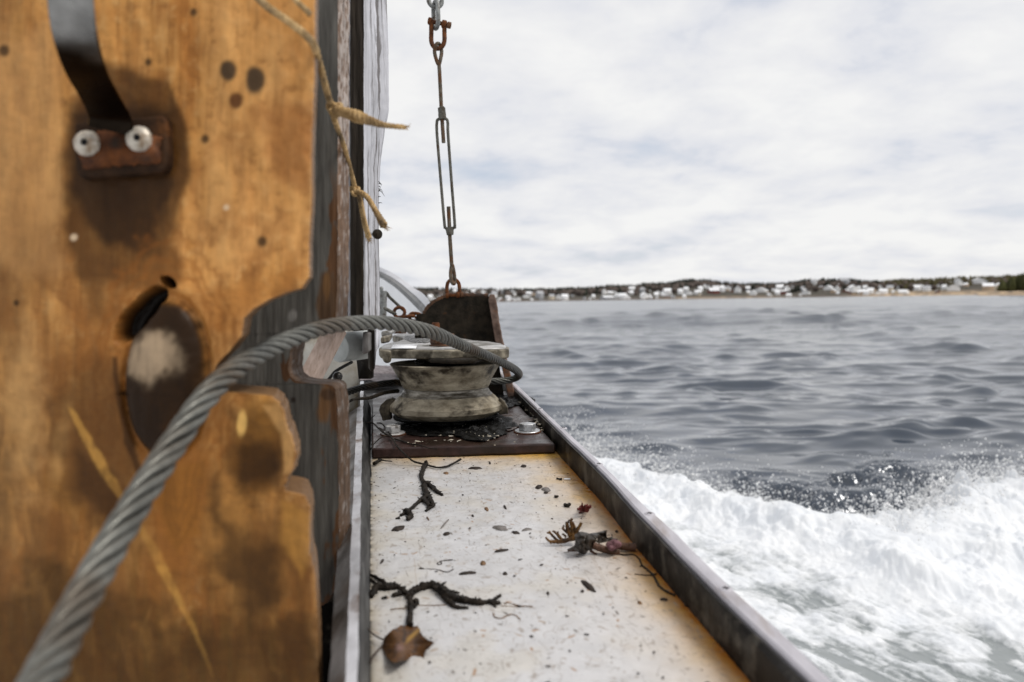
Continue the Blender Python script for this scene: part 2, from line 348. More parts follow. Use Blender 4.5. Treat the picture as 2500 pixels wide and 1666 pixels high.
for k in range(1000):
    r_ = 4.5*(110/4.5)**rw.random(); a_ = math.radians(rw.uniform(-8, 36)); 
    if rw.random() > 0.45+0.55*sm(math.radians(4), math.radians(20), np.array(a_)): continue
    x0, y0 = r_*math.sin(a_), r_*math.cos(a_); Lc = (0.16+0.016*r_)*rw.uniform(0.5, 1.8); wc = (0.055+0.0035*r_)*rw.uniform(0.8, 1.3); Ac = wc*rw.uniform(0.18, 0.52); tl = rw.normal(0, 0.22)
    i0, i1 = np.searchsorted(rs, [r_-4*Lc-1, r_+4*Lc+1]); j0, j1 = np.searchsorted(az, [a_-3.2*Lc/r_-0.01, a_+3.2*Lc/r_+0.01])
    xs_w, ys_w = X[i0:i1, j0:j1]-x0, Y[i0:i1, j0:j1]-y0; u_ = xs_w*math.cos(tl)+ys_w*math.sin(tl); v_ = -xs_w*math.sin(tl)+ys_w*math.cos(tl)+0.25*Lc*np.cos(u_/Lc*1.3)
    v_ = np.where(v_ < 0, v_/wc, v_/(2.4*wc)); wz[i0:i1, j0:j1] += Ac*np.exp(-(u_/Lc)**2-v_**2)
gust = 0.75+0.5*sm(-0.5, 0.5, fbm(X*0.11, Y*0.05, 3, 41)); wz *= gust; wx *= gust; wy *= gust
bx = np.array([-2, 0.15, 0.46, 1.05, 1.66, 1.98, 2.32, 2.8, 3.4, 5.5, 9])
by = np.array([9.0, 8.3, 7.2, 5.75, 4.78, 4.42, 4.6, 5.2, 5.35, 5.7, 6.2])
near = RR < 16
xn, yn = X[near], Y[near]
wxs = xn+0.35*fbm(xn*1.1, yn*1.1, 3, 61); 
edge = np.interp(wxs, bx, by)-yn+0.30*fbm(xn*1.5, yn*1.5, 3, 7)+0.16*fbm(xn*4.5, yn*4.5, 3, 9)+0.10*fbm(xn*13, yn*13, 3, 10)
Fm = sm(0.0, 0.10, edge)
patch = fbm(xn*1.25+0.6*fbm(xn*2, yn*2, 2, 5), yn*0.8, 4, 23)
lace = billow(xn*4.2+0.5*fbm(xn*3, yn*3, 2, 15), yn*3.4, 4, 33)
thin = sm(0.7, 2.1, edge)
sA = xn*0.42-yn*0.91; tA = xn*0.91+yn*0.42
stk = fbm(sA*1.6+0.5*fbm(xn*2, yn*2, 2, 5), tA*6.0, 4, 25)
fine_ = fbm(sA*9, tA*24, 4, 27)
foam = Fm*np.clip(1.12-thin*(0.30+0.70*sm(-0.25, 0.5, patch)+0.55*sm(-0.15, 0.5, stk)+0.30*fine_+0.25*sm(0.30, 0.06, lace)), 0.05, 1)
strk = sm(0.0, 0.9, edge+0.9)*(1-Fm)*sm(0.45, 0.62, fbm(xn*7, yn*7, 3, 71)+0.25*fbm(xn*1.2, yn*1.2, 2, 72))*0.8
foam = np.maximum(foam, strk)
crest = 0.17*(1+0.75*sm(2.2, 3.0, xn))*np.exp(-((edge-0.38)/0.42)**2)*sm(-0.05, 0.3, edge)
bil = billow(xn*2.3, yn*2.3, 5, 3, 0.42)
hz = crest*(0.80+0.42*fbm(xn*1.6, yn*1.6, 3, 91))+foam*(0.047*bil+0.012*fbm(sA*6, tA*15, 4, 19))*(0.5+0.5*Fm)-0.05*thin*Fm
ridge = 0.11*np.exp(-((edge+0.75)/0.30)**2)*sm(1.2, 1.9, xn)*sm(3.6, 2.8, xn)
wzn = wz[near]; wz[near] = wzn*(1-0.45*Fm)+hz+ridge
foamA = np.zeros_like(X); foamA[near] = foam
opn = sm(7, 45, RR); aer = np.zeros_like(X); aer[near] = sm(-0.4, 0.8, edge)*(0.35+0.65*Fm)
V = np.stack([X+wx, Y+wy, wz], -1).reshape(-1, 3)
nr, na = X.shape; idx = np.arange(nr*na).reshape(nr, na)
Q = np.stack([idx[:-1, :-1], idx[:-1, 1:], idx[1:, 1:], idx[1:, :-1]], -1).reshape(-1, 4)[:, ::-1]
fq = foamA.reshape(-1)[Q].mean(1)
def mesh_np(name, V, Q, mat_, attrs):
    used, inv = np.unique(Q, return_inverse=True); inv = inv.reshape(Q.shape)
    me = bpy.data.meshes.new(name); v = V[used]
    me.vertices.add(len(v)); me.vertices.foreach_set('co', v.astype(np.float32).ravel())
    me.loops.add(inv.size); me.polygons.add(len(inv))
    me.loops.foreach_set('vertex_index', inv.astype(np.int32).ravel())
    me.polygons.foreach_set('loop_start', np.arange(0, inv.size, inv.shape[1], dtype=np.int32))
    me.update(calc_edges=True)
    me.polygons.foreach_set('use_smooth', np.ones(len(inv), bool))
    for k, a in attrs.items():
        me.attributes.new(k, 'FLOAT', 'POINT').data.foreach_set('value', a.reshape(-1)[used].astype(np.float32))
    me.materials.append(mat_)
    return link(bpy.data.objects.new(name, me))
wm = bpy.data.materials.new('sea_surface'); wm.use_nodes = True; t = wm.node_tree; L = t.links.new
bs = t.nodes['Principled BSDF']
at = N(t, 'ShaderNodeAttribute', attribute_name='foam'); aa = N(t, 'ShaderNodeAttribute', attribute_name='aer')
co = N(t, 'ShaderNodeTexCoord')
def wn(sc, de, st=(1, 1, 1), ro=0.6, ds=0.0):
    mp = N(t, 'ShaderNodeMapping'); mp.inputs[3].default_value = st; L(co.outputs['Object'], mp.inputs[0])
    n = N(t, 'ShaderNodeTexNoise'); n.inputs['Scale'].default_value = sc; n.inputs['Detail'].default_value = de; n.inputs['Roughness'].default_value = ro; n.inputs['Distortion'].default_value = ds
    L(mp.outputs[0], n.inputs['Vector']); return n.outputs[0]
deep = ramp(t, aa.outputs['Fac'], [(0.0, (0.016, 0.026, 0.042)), (0.5, (0.05, 0.060, 0.062)), (1.0, (0.22, 0.24, 0.24))])
fn = wn(26, 6, (1, 1, 1), 0.65)
fmask = math_node(t, 'ADD', at.outputs['Fac'], math_node(t, 'MULTIPLY', math_node(t, 'SUBTRACT', fn, 0.5), 0.9))
ff = ramp(t, fmask, [(0.22, (0, 0, 0)), (0.42, (0.45,)*3), (0.80, (1, 1, 1))])
aopen = N(t, 'ShaderNodeAttribute', attribute_name='open').outputs['Fac']; L(deep, bs.inputs['Base Color']); L(math_node(t, 'ADD', math_node(t, 'MULTIPLY', aopen, 0.10), 0.05), bs.inputs['Roughness']); bs.inputs['IOR'].default_value = 1.78; bs.inputs['Specular Tint'].default_value = (0.92, 0.95, 1.0, 1)
b1 = N(t, 'ShaderNodeBump'); b1.inputs['Distance'].default_value = 0.03; af = N(t, 'ShaderNodeAttribute', attribute_name='open'); L(math_node(t, 'ADD', math_node(t, 'MULTIPLY', af.outputs['Fac'], 0.90), 0.10), b1.inputs['Strength'])
hb = math_node(t, 'ADD', wn(3.2, 5, (1, 1.3, 1)), math_node(t, 'MULTIPLY', wn(0.7, 4, (0.7, 1.4, 1)), 2.2)); hb = math_node(t, 'ADD', hb, math_node(t, 'MULTIPLY', math_node(t, 'MULTIPLY', wn(0.16, 5, (0.6, 1.5, 1), 0.65), 14.0), aopen)); L(hb, b1.inputs['Height'])
L(b1.outputs[0], bs.inputs['Normal'])
fb = N(t, 'ShaderNodeBsdfPrincipled'); fb.inputs['Roughness'].default_value = 0.75
fcol = ramp(t, wn(5, 5), [(0.3, (0.73, 0.755, 0.79)), (0.6, (0.84, 0.85, 0.86))]); L(fcol, fb.inputs['Base Color'])
fb.inputs['Subsurface Weight'].default_value = 0.0
b2 = N(t, 'ShaderNodeBump'); b2.inputs['Strength'].default_value = 0.15; b2.inputs['Distance'].default_value = 0.010
L(math_node(t, 'ADD', fn, wn(70, 4)), b2.inputs['Height']); L(b2.outputs[0], fb.inputs['Normal'])
tr = N(t, 'ShaderNodeBsdfTranslucent'); tr.inputs[0].default_value = (0.80, 0.83, 0.86, 1); mt = N(t, 'ShaderNodeMixShader'); mt.inputs[0].default_value = 0.25; L(fb.outputs[0], mt.inputs[1]); L(tr.outputs[0], mt.inputs[2])
ms = N(t, 'ShaderNodeMixShader'); L(ff, ms.inputs[0]); L(bs.outputs[0], ms.inputs[1]); L(mt.outputs[0], ms.inputs[2])
L(ms.outputs[0], t.nodes['Material Output'].inputs['Surface'])
isf = fq > 0.40
tag(mesh_np('water', V, Q[~isf], wm, {'foam': foamA, 'aer': aer, 'open': opn}), kind='structure')
tag(mesh_np('sea_foam', V, Q[isf], wm, {'foam': foamA, 'aer': aer, 'open': opn}), 'churned white foam of the bow wave beside the boat', 'foam', kind='stuff')
# spray drops thrown up from the crest
SPR = mat('spray_drops', (0.74, 0.75, 0.76), (0.80, 0.80, 0.80), 30, rough=(0.3, 0.5), bump=0)
ico = bpy.data.meshes.new('tmp'); import bmesh
bm = bmesh.new(); bmesh.ops.create_icosphere(bm, subdivisions=1, radius=1)
iv = np.array([v.co[:] for v in bm.verts]); iff = np.array([[v.index for v in f.verts] for f in bm.faces]); bm.free(); bpy.data.meshes.remove(ico)
pts, rad = [], []
ex, ey, eh = xn, yn, wz[near]
cand = np.where((edge > -0.75) & (edge < 0.55) & (xn > -0.2) & (yn > 2.2) & (yn < 10))[0]
wgt = np.exp(-((edge[cand]-0.05)/0.33)**2)*(0.25+1.6*sm(0.0, 0.45, fbm(xn[cand]*2.2, yn[cand]*2.2, 2, 55)))*(yn[cand]**1.0)
sel = RNG.choice(cand, 6500, p=wgt/wgt.sum())
for i in sel:
    hgt = abs(RNG.normal(0, 0.07))*(1.6 if RNG.random() < 0.15 else 1)
    pts.append([ex[i]+RNG.normal(0, 0.05), ey[i]+RNG.normal(0, 0.05), eh[i]+0.01+hgt]); rad.append(0.0014+0.006*RNG.random()**3.5)
near_e = np.where((edge > -0.22) & (edge < 0.10) & (xn > 0.1) & (yn > 2.2) & (yn < 9.5))[0]
for i in RNG.choice(near_e, 5200, p=yn[near_e]/yn[near_e].sum()):
    k_ = abs(RNG.normal(0, 0.045))
    pts.append([ex[i]+RNG.normal(0, 0.02), ey[i]+RNG.normal(0, 0.02), eh[i]+k_]); rad.append((0.0018+0.0085*RNG.random()**2.2)*(1.1-min(0.8, k_*6)))
# little jets
jets = [(1.02, 5.85, 0.26, 120), (0.62, 6.9, 0.22, 160), (0.55, 7.7, 0.28, 180), (2.55, 4.7, 0.30, 330), (2.9, 5.1, 0.32, 330), (2.25, 4.65, 0.2, 160), (3.3, 5.2, 0.3, 250), (0.8, 6.5, 0.2, 120)]
for jx, jy, jh, n in jets:
    for _ in range(n):
        u = RNG.random(); h = jh*u
        pts.append([jx+RNG.normal(0, 0.05+0.13*u)+0.12*u, jy+RNG.normal(0, 0.12), 0.10+h]); rad.append((0.0025+0.009*RNG.random()**2.5)*(1.25-0.7*u))
for jx, jy, jh, n in ((2.45, 4.6, 0.16, 130), (2.75, 4.85, 0.24, 220), (3.0, 5.0, 0.20, 180), (3.35, 5.1, 0.26, 220), (3.7, 5.2, 0.22, 160), (1.0, 5.7, 0.20, 70), (0.6, 6.8, 0.14, 80)):
    for _ in range(n):
        u = RNG.random()**1.7; an = RNG.normal(0, 0.10+0.16*u)
        pts.append([jx+an+0.10*u, jy+RNG.normal(0, 0.10), 0.08+jh*u*(1-0.35*abs(an)/0.2)]); rad.append((0.004+0.013*RNG.random()**2)*(1.15-0.75*u))
# ballistic arcs thrown off the crest
for _ in range(330):
    u_ = RNG.random(); x0 = 0.45+3.4*u_ if RNG.random() < 0.55 else RNG.choice([0.62, 1.05, 2.5, 2.8, 3.15, 3.5])+RNG.normal(0, 0.14)
    y0 = np.interp(x0, bx, by)-RNG.uniform(-0.05, 0.45); vz = RNG.uniform(0.5, 1.9); vx = RNG.normal(0.25, 0.35); vy = RNG.normal(0.1, 0.3); r0_ = RNG.uniform(0.002, 0.008)
    T_ = RNG.uniform(0.5, 1.0)*2*vz/9.8; m_ = int(RNG.integers(6, 22))
    for q_ in range(m_):
        tt_ = T_*(q_+RNG.random())/m_; pts.append([x0+vx*tt_+RNG.normal(0, .008), y0+vy*tt_+RNG.normal(0, .008), 0.12+vz*tt_-4.9*tt_*tt_]); rad.append(r0_*RNG.uniform(0.35, 1.0)*(1-0.5*tt_/T_))
# drops flung over the water outside the crest
for _ in range(700):
    s = RNG.random(); x0 = 0.75+2.3*s; y0 = np.interp(x0, bx, by)+0.15+0.85*RNG.random()**1.3
    pts.append([x0+RNG.normal(0, .1), y0, 0.08+0.16*RNG.random()]); rad.append(0.0016+0.005*RNG.random()**2)
pts = np.array(pts); rad = np.array(rad)
sv = (iv[None]*rad[:, None, None]*np.array([1, 1, 1.0])+pts[:, None]).reshape(-1, 3)
sf = (iff[None]+np.arange(len(pts))[:, None, None]*len(iv)).reshape(-1, 3)
tag(mesh_np('sea_spray', sv, sf, SPR, {}), 'loose white drops of spray flying above the foam', 'spray', kind='stuff')

# ================================================================== SETTING: far shore
ridge_px = np.array([700, 1017, 1053, 1130, 1198, 1250, 1333, 1388, 1457, 1485, 1554, 1568, 1631, 1651, 1686, 1733, 1775, 1816, 1899, 1919, 1974, 2016, 2071, 2112, 2154, 2181, 2264, 2347, 2416, 2485, 2560, 2900, 3500])
ridge_py = np.array([712, 703, 704, 705, 705, 706, 705, 703, 701, 697, 697, 692, 690, 686, 681, 683, 690, 692, 692, 690, 683, 681, 681, 686, 687, 683, 681, 677, 675, 673, 668, 655, 650])
D0, D1 = 900.0, 1350.0
def ray(px, py):
    v = F_+R_*((px-W/2)/FP)-U_*((py-H/2)/FP); return v
ra = []; rz = []
for px, py in zip(ridge_px, ridge_py):
    v = ray(px, py); h = math.hypot(v[0], v[1]); ra.append(math.atan2(v[0], v[1])); rz.append(CAMZ+v[2]/h*D1)
ra = np.array(ra); rz = np.array(rz)
def terr(a, d):
    top = np.interp(a, ra, rz)-8.0
    u = np.clip((d-D0)/(D1-D0), -0.3, 1.6)
    base = np.where(u < 0, u*9.0, 0.9+(top-0.9)*np.clip(u, 0, 1)**0.85)
    back = np.clip(u-1, 0, 1)*top*0.5
    return base-back+0.8*perlin(a*90, d*0.01, 8)*np.clip(u*3, 0, 1)
ta = np.linspace(math.radians(-24), math.radians(52), 420); td = np.concatenate([np.linspace(D0-40, D0+60, 16), np.linspace(D0+75, D1+250, 34)])
TD, TAA = np.meshgrid(td, ta, indexing='ij'); TZ = terr(TAA, TD)
G = np.stack([TD*np.sin(TAA), TD*np.cos(TAA), TZ], -1)
shore = sm(26, 2, TZ*2)
tanm = sm(math.radians(22), math.radians(25.5), TAA)*sm(7, 1.5, TZ)+sm(math.radians(9.5), math.radians(12), TAA)*sm(math.radians(20), math.radians(16), TAA)*sm(4, 1, TZ)*0.45
nn = fbm(TAA*160, TD*0.03, 4, 77)
cc = np.ones(G.shape)*np.array([0.085, 0.075, 0.062])
cc = mixc(cc, (0.045, 0.045, 0.032), sm(-0.1, 0.5, nn)); cc = mixc(cc, (0.16, 0.135, 0.115), sm(3.0, 0.8, TZ)*0.7)
cc = mixc(cc, (0.44, 0.33, 0.22), np.clip(tanm*(0.75+nn), 0, 1))
TERR = mat('far_land', None, scale=0.04, attr=True, rough=(0.9, 1), bump=0, amul=(0.8, 1.15), spec=0.1)
tag(MB().grid(G[:, ::-1], cc[:, ::-1]).build('hills', TERR, smooth=180), kind='structure')
# houses, one object each
HW = {k: mat('house_wall_'+k, v, rough=(0.7, 0.8), bump=0, spec=0.2) for k, v in dict(white=(0.86, 0.86, 0.86), cream=(0.66, 0.58, 0.45), tan=(0.50, 0.38, 0.27), red=(0.16, 0.055, 0.045), brown=(0.20, 0.12, 0.095), grey=(0.42, 0.43, 0.45)).items()}
HR = {k: mat('house_roof_'+k, v, rough=(0.7, 0.8), bump=0, spec=0.2) for k, v in dict(pale=(0.80, 0.81, 0.83), grey=(0.38, 0.385, 0.40), dark=(0.12, 0.115, 0.115)).items()}
def c7(x, y): return 1250+x/3.62, 640+y/3.62
def c8(x, y): return 1850+x/3.62, 640+y/3.62
hs = []
for x, y, w, h, *k in [(15,275,40,50),(150,280,50,30),(130,305,60,25),(245,290,60,60,'grey'),(350,310,45,45,'cream'),(410,310,45,40),(465,325,60,50),(20,350,25,20),(60,350,30,25),(175,340,25,15),(260,340,40,15,'grey'),(640,325,30,25,'grey'),(720,305,30,30),(690,338,25,20),(815,265,35,45),(870,272,50,25),(840,320,100,30,'grey'),(930,305,50,50),(980,312,70,50),(1025,318,40,30),(1060,240,55,35),(1050,275,60,30),(1155,250,40,40,'grey'),(1170,298,65,45),(1275,283,35,25),(1340,275,50,40),(1372,262,70,46),(1370,305,50,22,'brown'),(1280,325,25,20),(1425,320,35,25,'grey'),(1523,320,28,28),(1490,265,40,45),(1540,245,40,40),(1555,272,70,35),(1640,270,55,35),(1665,240,40,40),(1735,225,40,30),(1780,260,90,45,'red'),(1800,230,60,30),(1860,205,22,25),(1860,240,35,50),(1910,235,70,35),(1995,245,55,55),(2085,240,40,40,'grey'),(2130,275,55,40),(2195,250,95,35),(2275,290,35,22,'grey'),(2340,270,30,40)]:
    hs.append((*c7(x, y), w/3.62, h/3.62, k[0] if k else 'white'))
for x, y, w, h, *k in [(100,290,30,20,'grey'),(195,232,60,50),(262,238,48,40),(215,275,100,25,'red'),(275,297,40,25),(178,275,35,40),(307,220,35,30),(400,240,35,35,'grey'),(428,270,60,35),(497,182,50,45),(378,290,25,20),(625,230,65,35),(698,240,45,40),(775,175,60,50,'grey'),(775,260,50,25,'brown'),(840,240,70,55),(950,230,34,34),(935,268,80,35),(998,260,45,45),(1060,275,40,25),(1112,265,60,40),(1170,240,50,50,'cream'),(1287,268,70,30),(1405,232,55,40),(1490,238,60,40),(1650,227,35,35),(1710,190,30,25,'cream'),(1730,232,90,45),(1770,185,50,55),(1955,172,100,40),(2035,225,75,50,'tan'),(2130,220,55,45,'cream'),(1840,205,35,25,'tan')]:
    hs.append((*c8(x, y), w/3.62, h/3.62, k[0] if k else 'white'))
for x, y, w, h, *k in [(885,510,70,70),(1030,510,70,70),(940,550,60,40,'grey'),(1240,430,60,60,'cream'),(1400,455,60,40),(1510,430,80,60),(1640,440,90,60),(1810,470,80,90),(1900,430,100,50,'grey'),(2060,440,100,60),(2000,510,80,40,'grey'),(2300,455,60,40),(2260,500,70,40),(1870,560,50,40),(2090,570,60,40),(2150,575,60,40),(1750,520,60,50)]:
    hs.append((*cF(x, y), w/5.88, h/5.88, k[0] if k else 'white'))
rh = np.random.default_rng(77)
for _ in range(64):
    px = rh.uniform(1110, 2330); yr = np.interp(px, ridge_px, ridge_py); yw = 738-0.0175*(px-1250)
    hs.append((px, yw-(yw-yr)*rh.uniform(0.12, 0.62), rh.uniform(5, 11), rh.uniform(4.5, 8), rh.choice(['white', 'white', 'grey', 'cream', 'tan', 'brown'])))
def band(px):
    if px < 1096: return 'left of the rusty lower shackle'
    if px < 1210: return 'above the rusty iron bracket'
    for lim, s in ((1330, 'just right of the rusty iron bracket'), (1420, 'in the first low cluster right of the bracket'), (1500, 'below the low left end of the ridge'), (1600, 'left of the wooded hump'), (1660, 'under the left foot of the wooded hump'), (1720, 'under the crown of the wooded hump'), (1800, 'under the right slope of the wooded hump'), (1900, 'in the dip right of the wooded hump'), (1965, 'left of the second hilltop'), (2040, 'under the left of the second hilltop'), (2110, 'under the right of the second hilltop'), (2190, 'left of the sandy bank'), (2280, 'at the start of the sandy bank')):
        if px < lim: return s
    return 'on the sandy bank' if px < 2400 else 'beside the green wood at the right'
HA = []
for px, py, w, h, k in hs:
    v = ray(px, py+h*0.45); hl = math.hypot(v[0], v[1]); a = math.atan2(v[0], v[1]); d = D0+4
    for d in np.arange(D0+4, D1, 3.0):
        if terr(np.array([a]), np.array([d]))[0] >= CAMZ+v[2]/hl*d: break
    z = float(terr(np.array([a]), np.array([d]))[0]); HA.append((a, d, w/FP))
    wm_, hm_ = w*d/FP*0.95, h*d/FP*1.02
    yaw = -a+RNG.uniform(-0.5, 0.5); dep = wm_*RNG.uniform(0.7, 1.0)
    u = np.array([math.cos(yaw), math.sin(yaw), 0]); n = np.array([-math.sin(yaw), math.cos(yaw), 0]); c0 = np.array([d*math.sin(a), d*math.cos(a), z-0.6])
    wl = hm_*0.58+0.6; rf = hm_*0.42; flip = RNG.random() < 0.45
    if flip: u, n, wm2, dp2 = n, -u, dep, wm_
    else: wm2, dp2 = wm_, dep
    A, B = u*wm2/2, n*dp2/2; Zv = np.array([0, 0, 1.0])
    vv = [c0-A-B, c0+A-B, c0+A+B, c0-A+B, c0-A-B+Zv*wl, c0+A-B+Zv*wl, c0+A+B+Zv*wl, c0-A+B+Zv*wl, c0-A*1.0+Zv*(wl+rf), c0+A*1.0+Zv*(wl+rf)]
    m_ = MB().add(vv, [(0, 1, 5, 4), (1, 2, 6, 9, 5), (2, 3, 7, 6), (3, 0, 4, 8, 7)])
    e = 1.08
    ev = [c0-A*e-B*e+Zv*(wl-0.15), c0+A*e-B*e+Zv*(wl-0.15), c0+A*e+Zv*(wl+rf+0.12), c0-A*e+Zv*(wl+rf+0.12), c0+A*e+B*e+Zv*(wl-0.15), c0-A*e+B*e+Zv*(wl-0.15)]
    m_.add(ev, [(0, 1, 2, 3), (3, 2, 4, 5)])
    rk = 'pale' if RNG.random() < 0.72 else ('grey' if RNG.random() < 0.6 else 'dark')
    o = m_.build('house', [HW[k], HR[rk]], smooth=0)
    o.data.polygons[4].material_index = 1; o.data.polygons[5].material_index = 1
    size = 'long' if w > 20 else ('large' if w > 15 else ('small' if w > 9.5 else 'tiny'))
    up = z; hpos = 'at the waterline' if up < 3.5 else ('on the low shore' if up < 9 else ('midslope' if up < 16 else 'on the upper slope'))
    tag(o, f'{size} {k} house {hpos}, {band(px)}', 'house', 'houses along the far shore')
HA = np.array(HA)

# woods on the hill: read as one mass
mb = MB(); 
TREEM = mat('far_trees', None, scale=0.3, attr=True, rough=(0.9, 1), bump=0, amul=(0.7, 1.25), spec=0.1)
ang6 = np.linspace(0, 2*np.pi, 6, endpoint=False)
tv, tf, tcx = [], [], []; nvt = 0
def conifer(x, y, z, h, w, c):
    global nvt
    rings = [(0.05, 0.55), (0.22, 1.0), (0.5, 0.62), (0.78, 0.3)]
    v = []
    for hh, ww in rings:
        j = RNG.uniform(0.75, 1.25, 6)
        v += [(x+w*ww*j[k]*math.cos(ang6[k]), y+w*ww*j[k]*math.sin(ang6[k]), z+h*hh) for k in range(6)]
    v.append((x, y, z+h))
    f = []
    for r in range(3):
        f += [(nvt+r*6+k, nvt+r*6+(k+1) % 6, nvt+(r+1)*6+(k+1) % 6, nvt+(r+1)*6+k) for k in range(6)]
    f += [(nvt+18+k, nvt+18+(k+1) % 6, nvt+24) for k in range(6)]
    tv.extend(v); tf.extend(f); tcx.extend([c]*25); nvt += 25
def roundtree(x, y, z, h, w, c):
    global nvt
    v = []; f = []
    for hh, ww in [(0.12, 0.45), (0.4, 1.0), (0.68, 0.95), (0.92, 0.5)]:
        j = RNG.uniform(0.7, 1.3, 6)
        v += [(x+w*ww*j[k]*math.cos(ang6[k]), y+w*ww*j[k]*math.sin(ang6[k]), z+h*(hh+RNG.uniform(-.05, .05))) for k in range(6)]
    v.append((x, y, z+h))
    for r in range(3):
        f += [(nvt+r*6+k, nvt+r*6+(k+1) % 6, nvt+(r+1)*6+(k+1) % 6, nvt+(r+1)*6+k) for k in range(6)]
    f += [(nvt+18+k, nvt+18+(k+1) % 6, nvt+24) for k in range(6)]
    tv.extend(v); tf.extend(f); tcx.extend([c]*25); nvt += 25
a0, a1 = math.radians(-10), math.radians(44)
for _ in range(7200):
    a = RNG.uniform(a0, a1); u = RNG.random()**0.6
    if RNG.random() < 0.42: u = RNG.uniform(0.85, 1.08)
    d = D0+30+u*(D1-D0-20)
    clump = float(fbm(np.array([a*70.0]), np.array([d*0.012]), 3, 13)[0])
    if u < 0.6 and clump < -0.02: continue
    if u < 0.16: continue
    dpx_ = np.abs(a-HA[:, 0]); nearer = HA[:, 1]-d
    if ((dpx_ < HA[:, 2]*0.50+0.0006) & (nearer > -6) & (nearer < 170)).any(): continue
    z = float(terr(np.array([a]), np.array([d]))[0])
    rightgreen = a > math.radians(25)
    if u > 0.8 or clump > 0.3 or rightgreen and RNG.random() < 0.6:
        g = RNG.uniform(0.6, 1.5); col = (0.026*g, 0.028*g, 0.022*g) if not rightgreen else (0.075*g, 0.066*g, 0.034*g)
        conifer(d*math.sin(a), d*math.cos(a), z-0.5, RNG.uniform(6, 11.5), RNG.uniform(2.0, 3.2), col)
    else:
        g = RNG.uniform(0.75, 1.3); col = (0.095*g, 0.077*g, 0.067*g)
        roundtree(d*math.sin(a), d*math.cos(a), z-0.5, RNG.uniform(5, 9), RNG.uniform(2.6, 4.6), col)
# point with denser green wood at the right end, nearer
for _ in range(520):
    px = 2440+RNG.random()**0.8*420; dd = RNG.uniform(560, 660)
    v = ray(px, 715); a = math.atan2(v[0], v[1]); g = RNG.uniform(0.6, 1.4)
    hgt = RNG.uniform(7, 11)*(0.75+0.75*min(1, max(0, (px-2440)/120)))
    conifer(dd*math.sin(a), dd*math.cos(a), 2.2, hgt, RNG.uniform(2, 3.2), (0.05*g, 0.052*g, 0.02*g))
mb.add(tv, tf); mb.c = [np.array(tcx)]
tag(mb.build('forest', TREEM, smooth=0, origin=(0, D1, 0)), 'dark spruce and bare trees covering the far shore hill', 'forest', kind='stuff')
# spit of sand at the right under the green wood
sp = []
for i, px in enumerate(np.linspace(2385, 2950, 30)):
    v = ray(px, 716); a = math.atan2(v[0], v[1]); hh = 3.0*min(1, i/9)
    sp.append([np.array([d*math.sin(a), d*math.cos(a), z]) for d, z in ((530, -0.6), (541, hh*0.55), (556, hh*0.85), (600, hh), (720, hh*0.9), (760, -1))])
SAND = mat('sand_bank', (0.26, 0.19, 0.13), (0.42, 0.32, 0.22), 0.08, rough=(0.9, 1), bump=0)
tag(MB().grid(np.array(sp)).build('sand_spit', SAND, smooth=180), kind='structure')
# ================================================================== THE BOAT RAIL
def line3(pts, dz):        # straight 3D line fitted through image points on the deck plane lifted by dz
    q = np.array([deck(px, py, dz) for px, py in pts]); return q
def at_y(q, y):            # point of polyline q (ordered far->near or near->far) at world y with end extrapolation
    q = q[np.argsort(q[:, 1])]; o = []
    for k in (0, 2):
        yy = q[:, 1]; vv = q[:, k]
        if y < yy[0]: o.append(vv[0]+(vv[1]-vv[0])/(yy[1]-yy[0])*(y-yy[0]))
        elif y > yy[-1]: o.append(vv[-1]+(vv[-1]-vv[-2])/(yy[-1]-yy[-2])*(y-yy[-1]))
        else: o.append(np.interp(y, yy, vv))
    return np.array([o[0], y, o[1]])
Ledge = line3([(905, 1131), (904, 1400), (903, 1666)], 0)
Redge = line3([(1366, 1113), (1468, 1226), (1555, 1340), (1698, 1507), (1832, 1666)], 0)
KH = 0.0355                                                      # height of the inner coaming
Ktop = line3([(1302, 997), (1376, 1066), (1524, 1219), (1600, 1297), (1667, 1366), (1734, 1437), (1801, 1500), (1857, 1551), (1908, 1598), (1978, 1666)], KH)
Capo = line3([(1300, 974), (1318, 991), (1488, 1147), (1583, 1240), (1656, 1302), (1718, 1366), (1794, 1440), (1841, 1480), (1897, 1529), (1968, 1596), (2040, 1666)], KH+0.0005)
YN, YF = 0.28, 2.3
boat = thing('fishing_boat', 'weathered working boat with white side deck, dark coaming and grey metal cap rail', 'boat', (0.1, 1.0, 0.2))
# --- white painted side deck with its rust, scratches and flakes of grime painted on a fine grid
ny, nx = 1240, 380
ys = np.linspace(YN, 1.42, ny); tx = np.linspace(0, 1, nx)
Lp = np.array([at_y(Ledge, y) for y in ys]); Rp = np.array([at_y(Redge, y) for y in ys])
G = Lp[:, None]*(1-tx)[None, :, None]+Rp[:, None]*tx[None, :, None]; G[..., 2] = deckz(G[..., 1])
gx, gy = G[..., 0], G[..., 1]
wid = (Rp-Lp)[:, 0][:, None]; dr_ = (1-tx)[None]*wid; dl_ = tx[None]*wid
yplate = 1.305
dp_ = yplate-gy
n1 = fbm(gx*14, gy*14, 5, 2); n2 = fbm(gx*60, gy*60, 4, 12); n3 = fbm(gx*5, gy*5, 4, 31)
cc = np.ones(G.shape)*np.array([0.55, 0.553, 0.58])
cc = mixc(cc, (0.54, 0.51, 0.46), sm(-0.1, 0.55, n1)*0.5); cc = mixc(cc, (0.61, 0.618, 0.655), sm(0.0, 0.6, n3)*0.6)
wide = np.exp(-(dr_*(1+0.35*n3))/0.034)*(1.1+0.5*n1); tight = np.exp(-dr_/0.0105)*(1.15+0.5*n2)
cc = mixc(cc, (0.56, 0.325, 0.050), np.clip(wide, 0, 1)*0.95); cc = mixc(cc, (0.33, 0.115, 0.008), np.clip(tight*1.05, 0, 1))
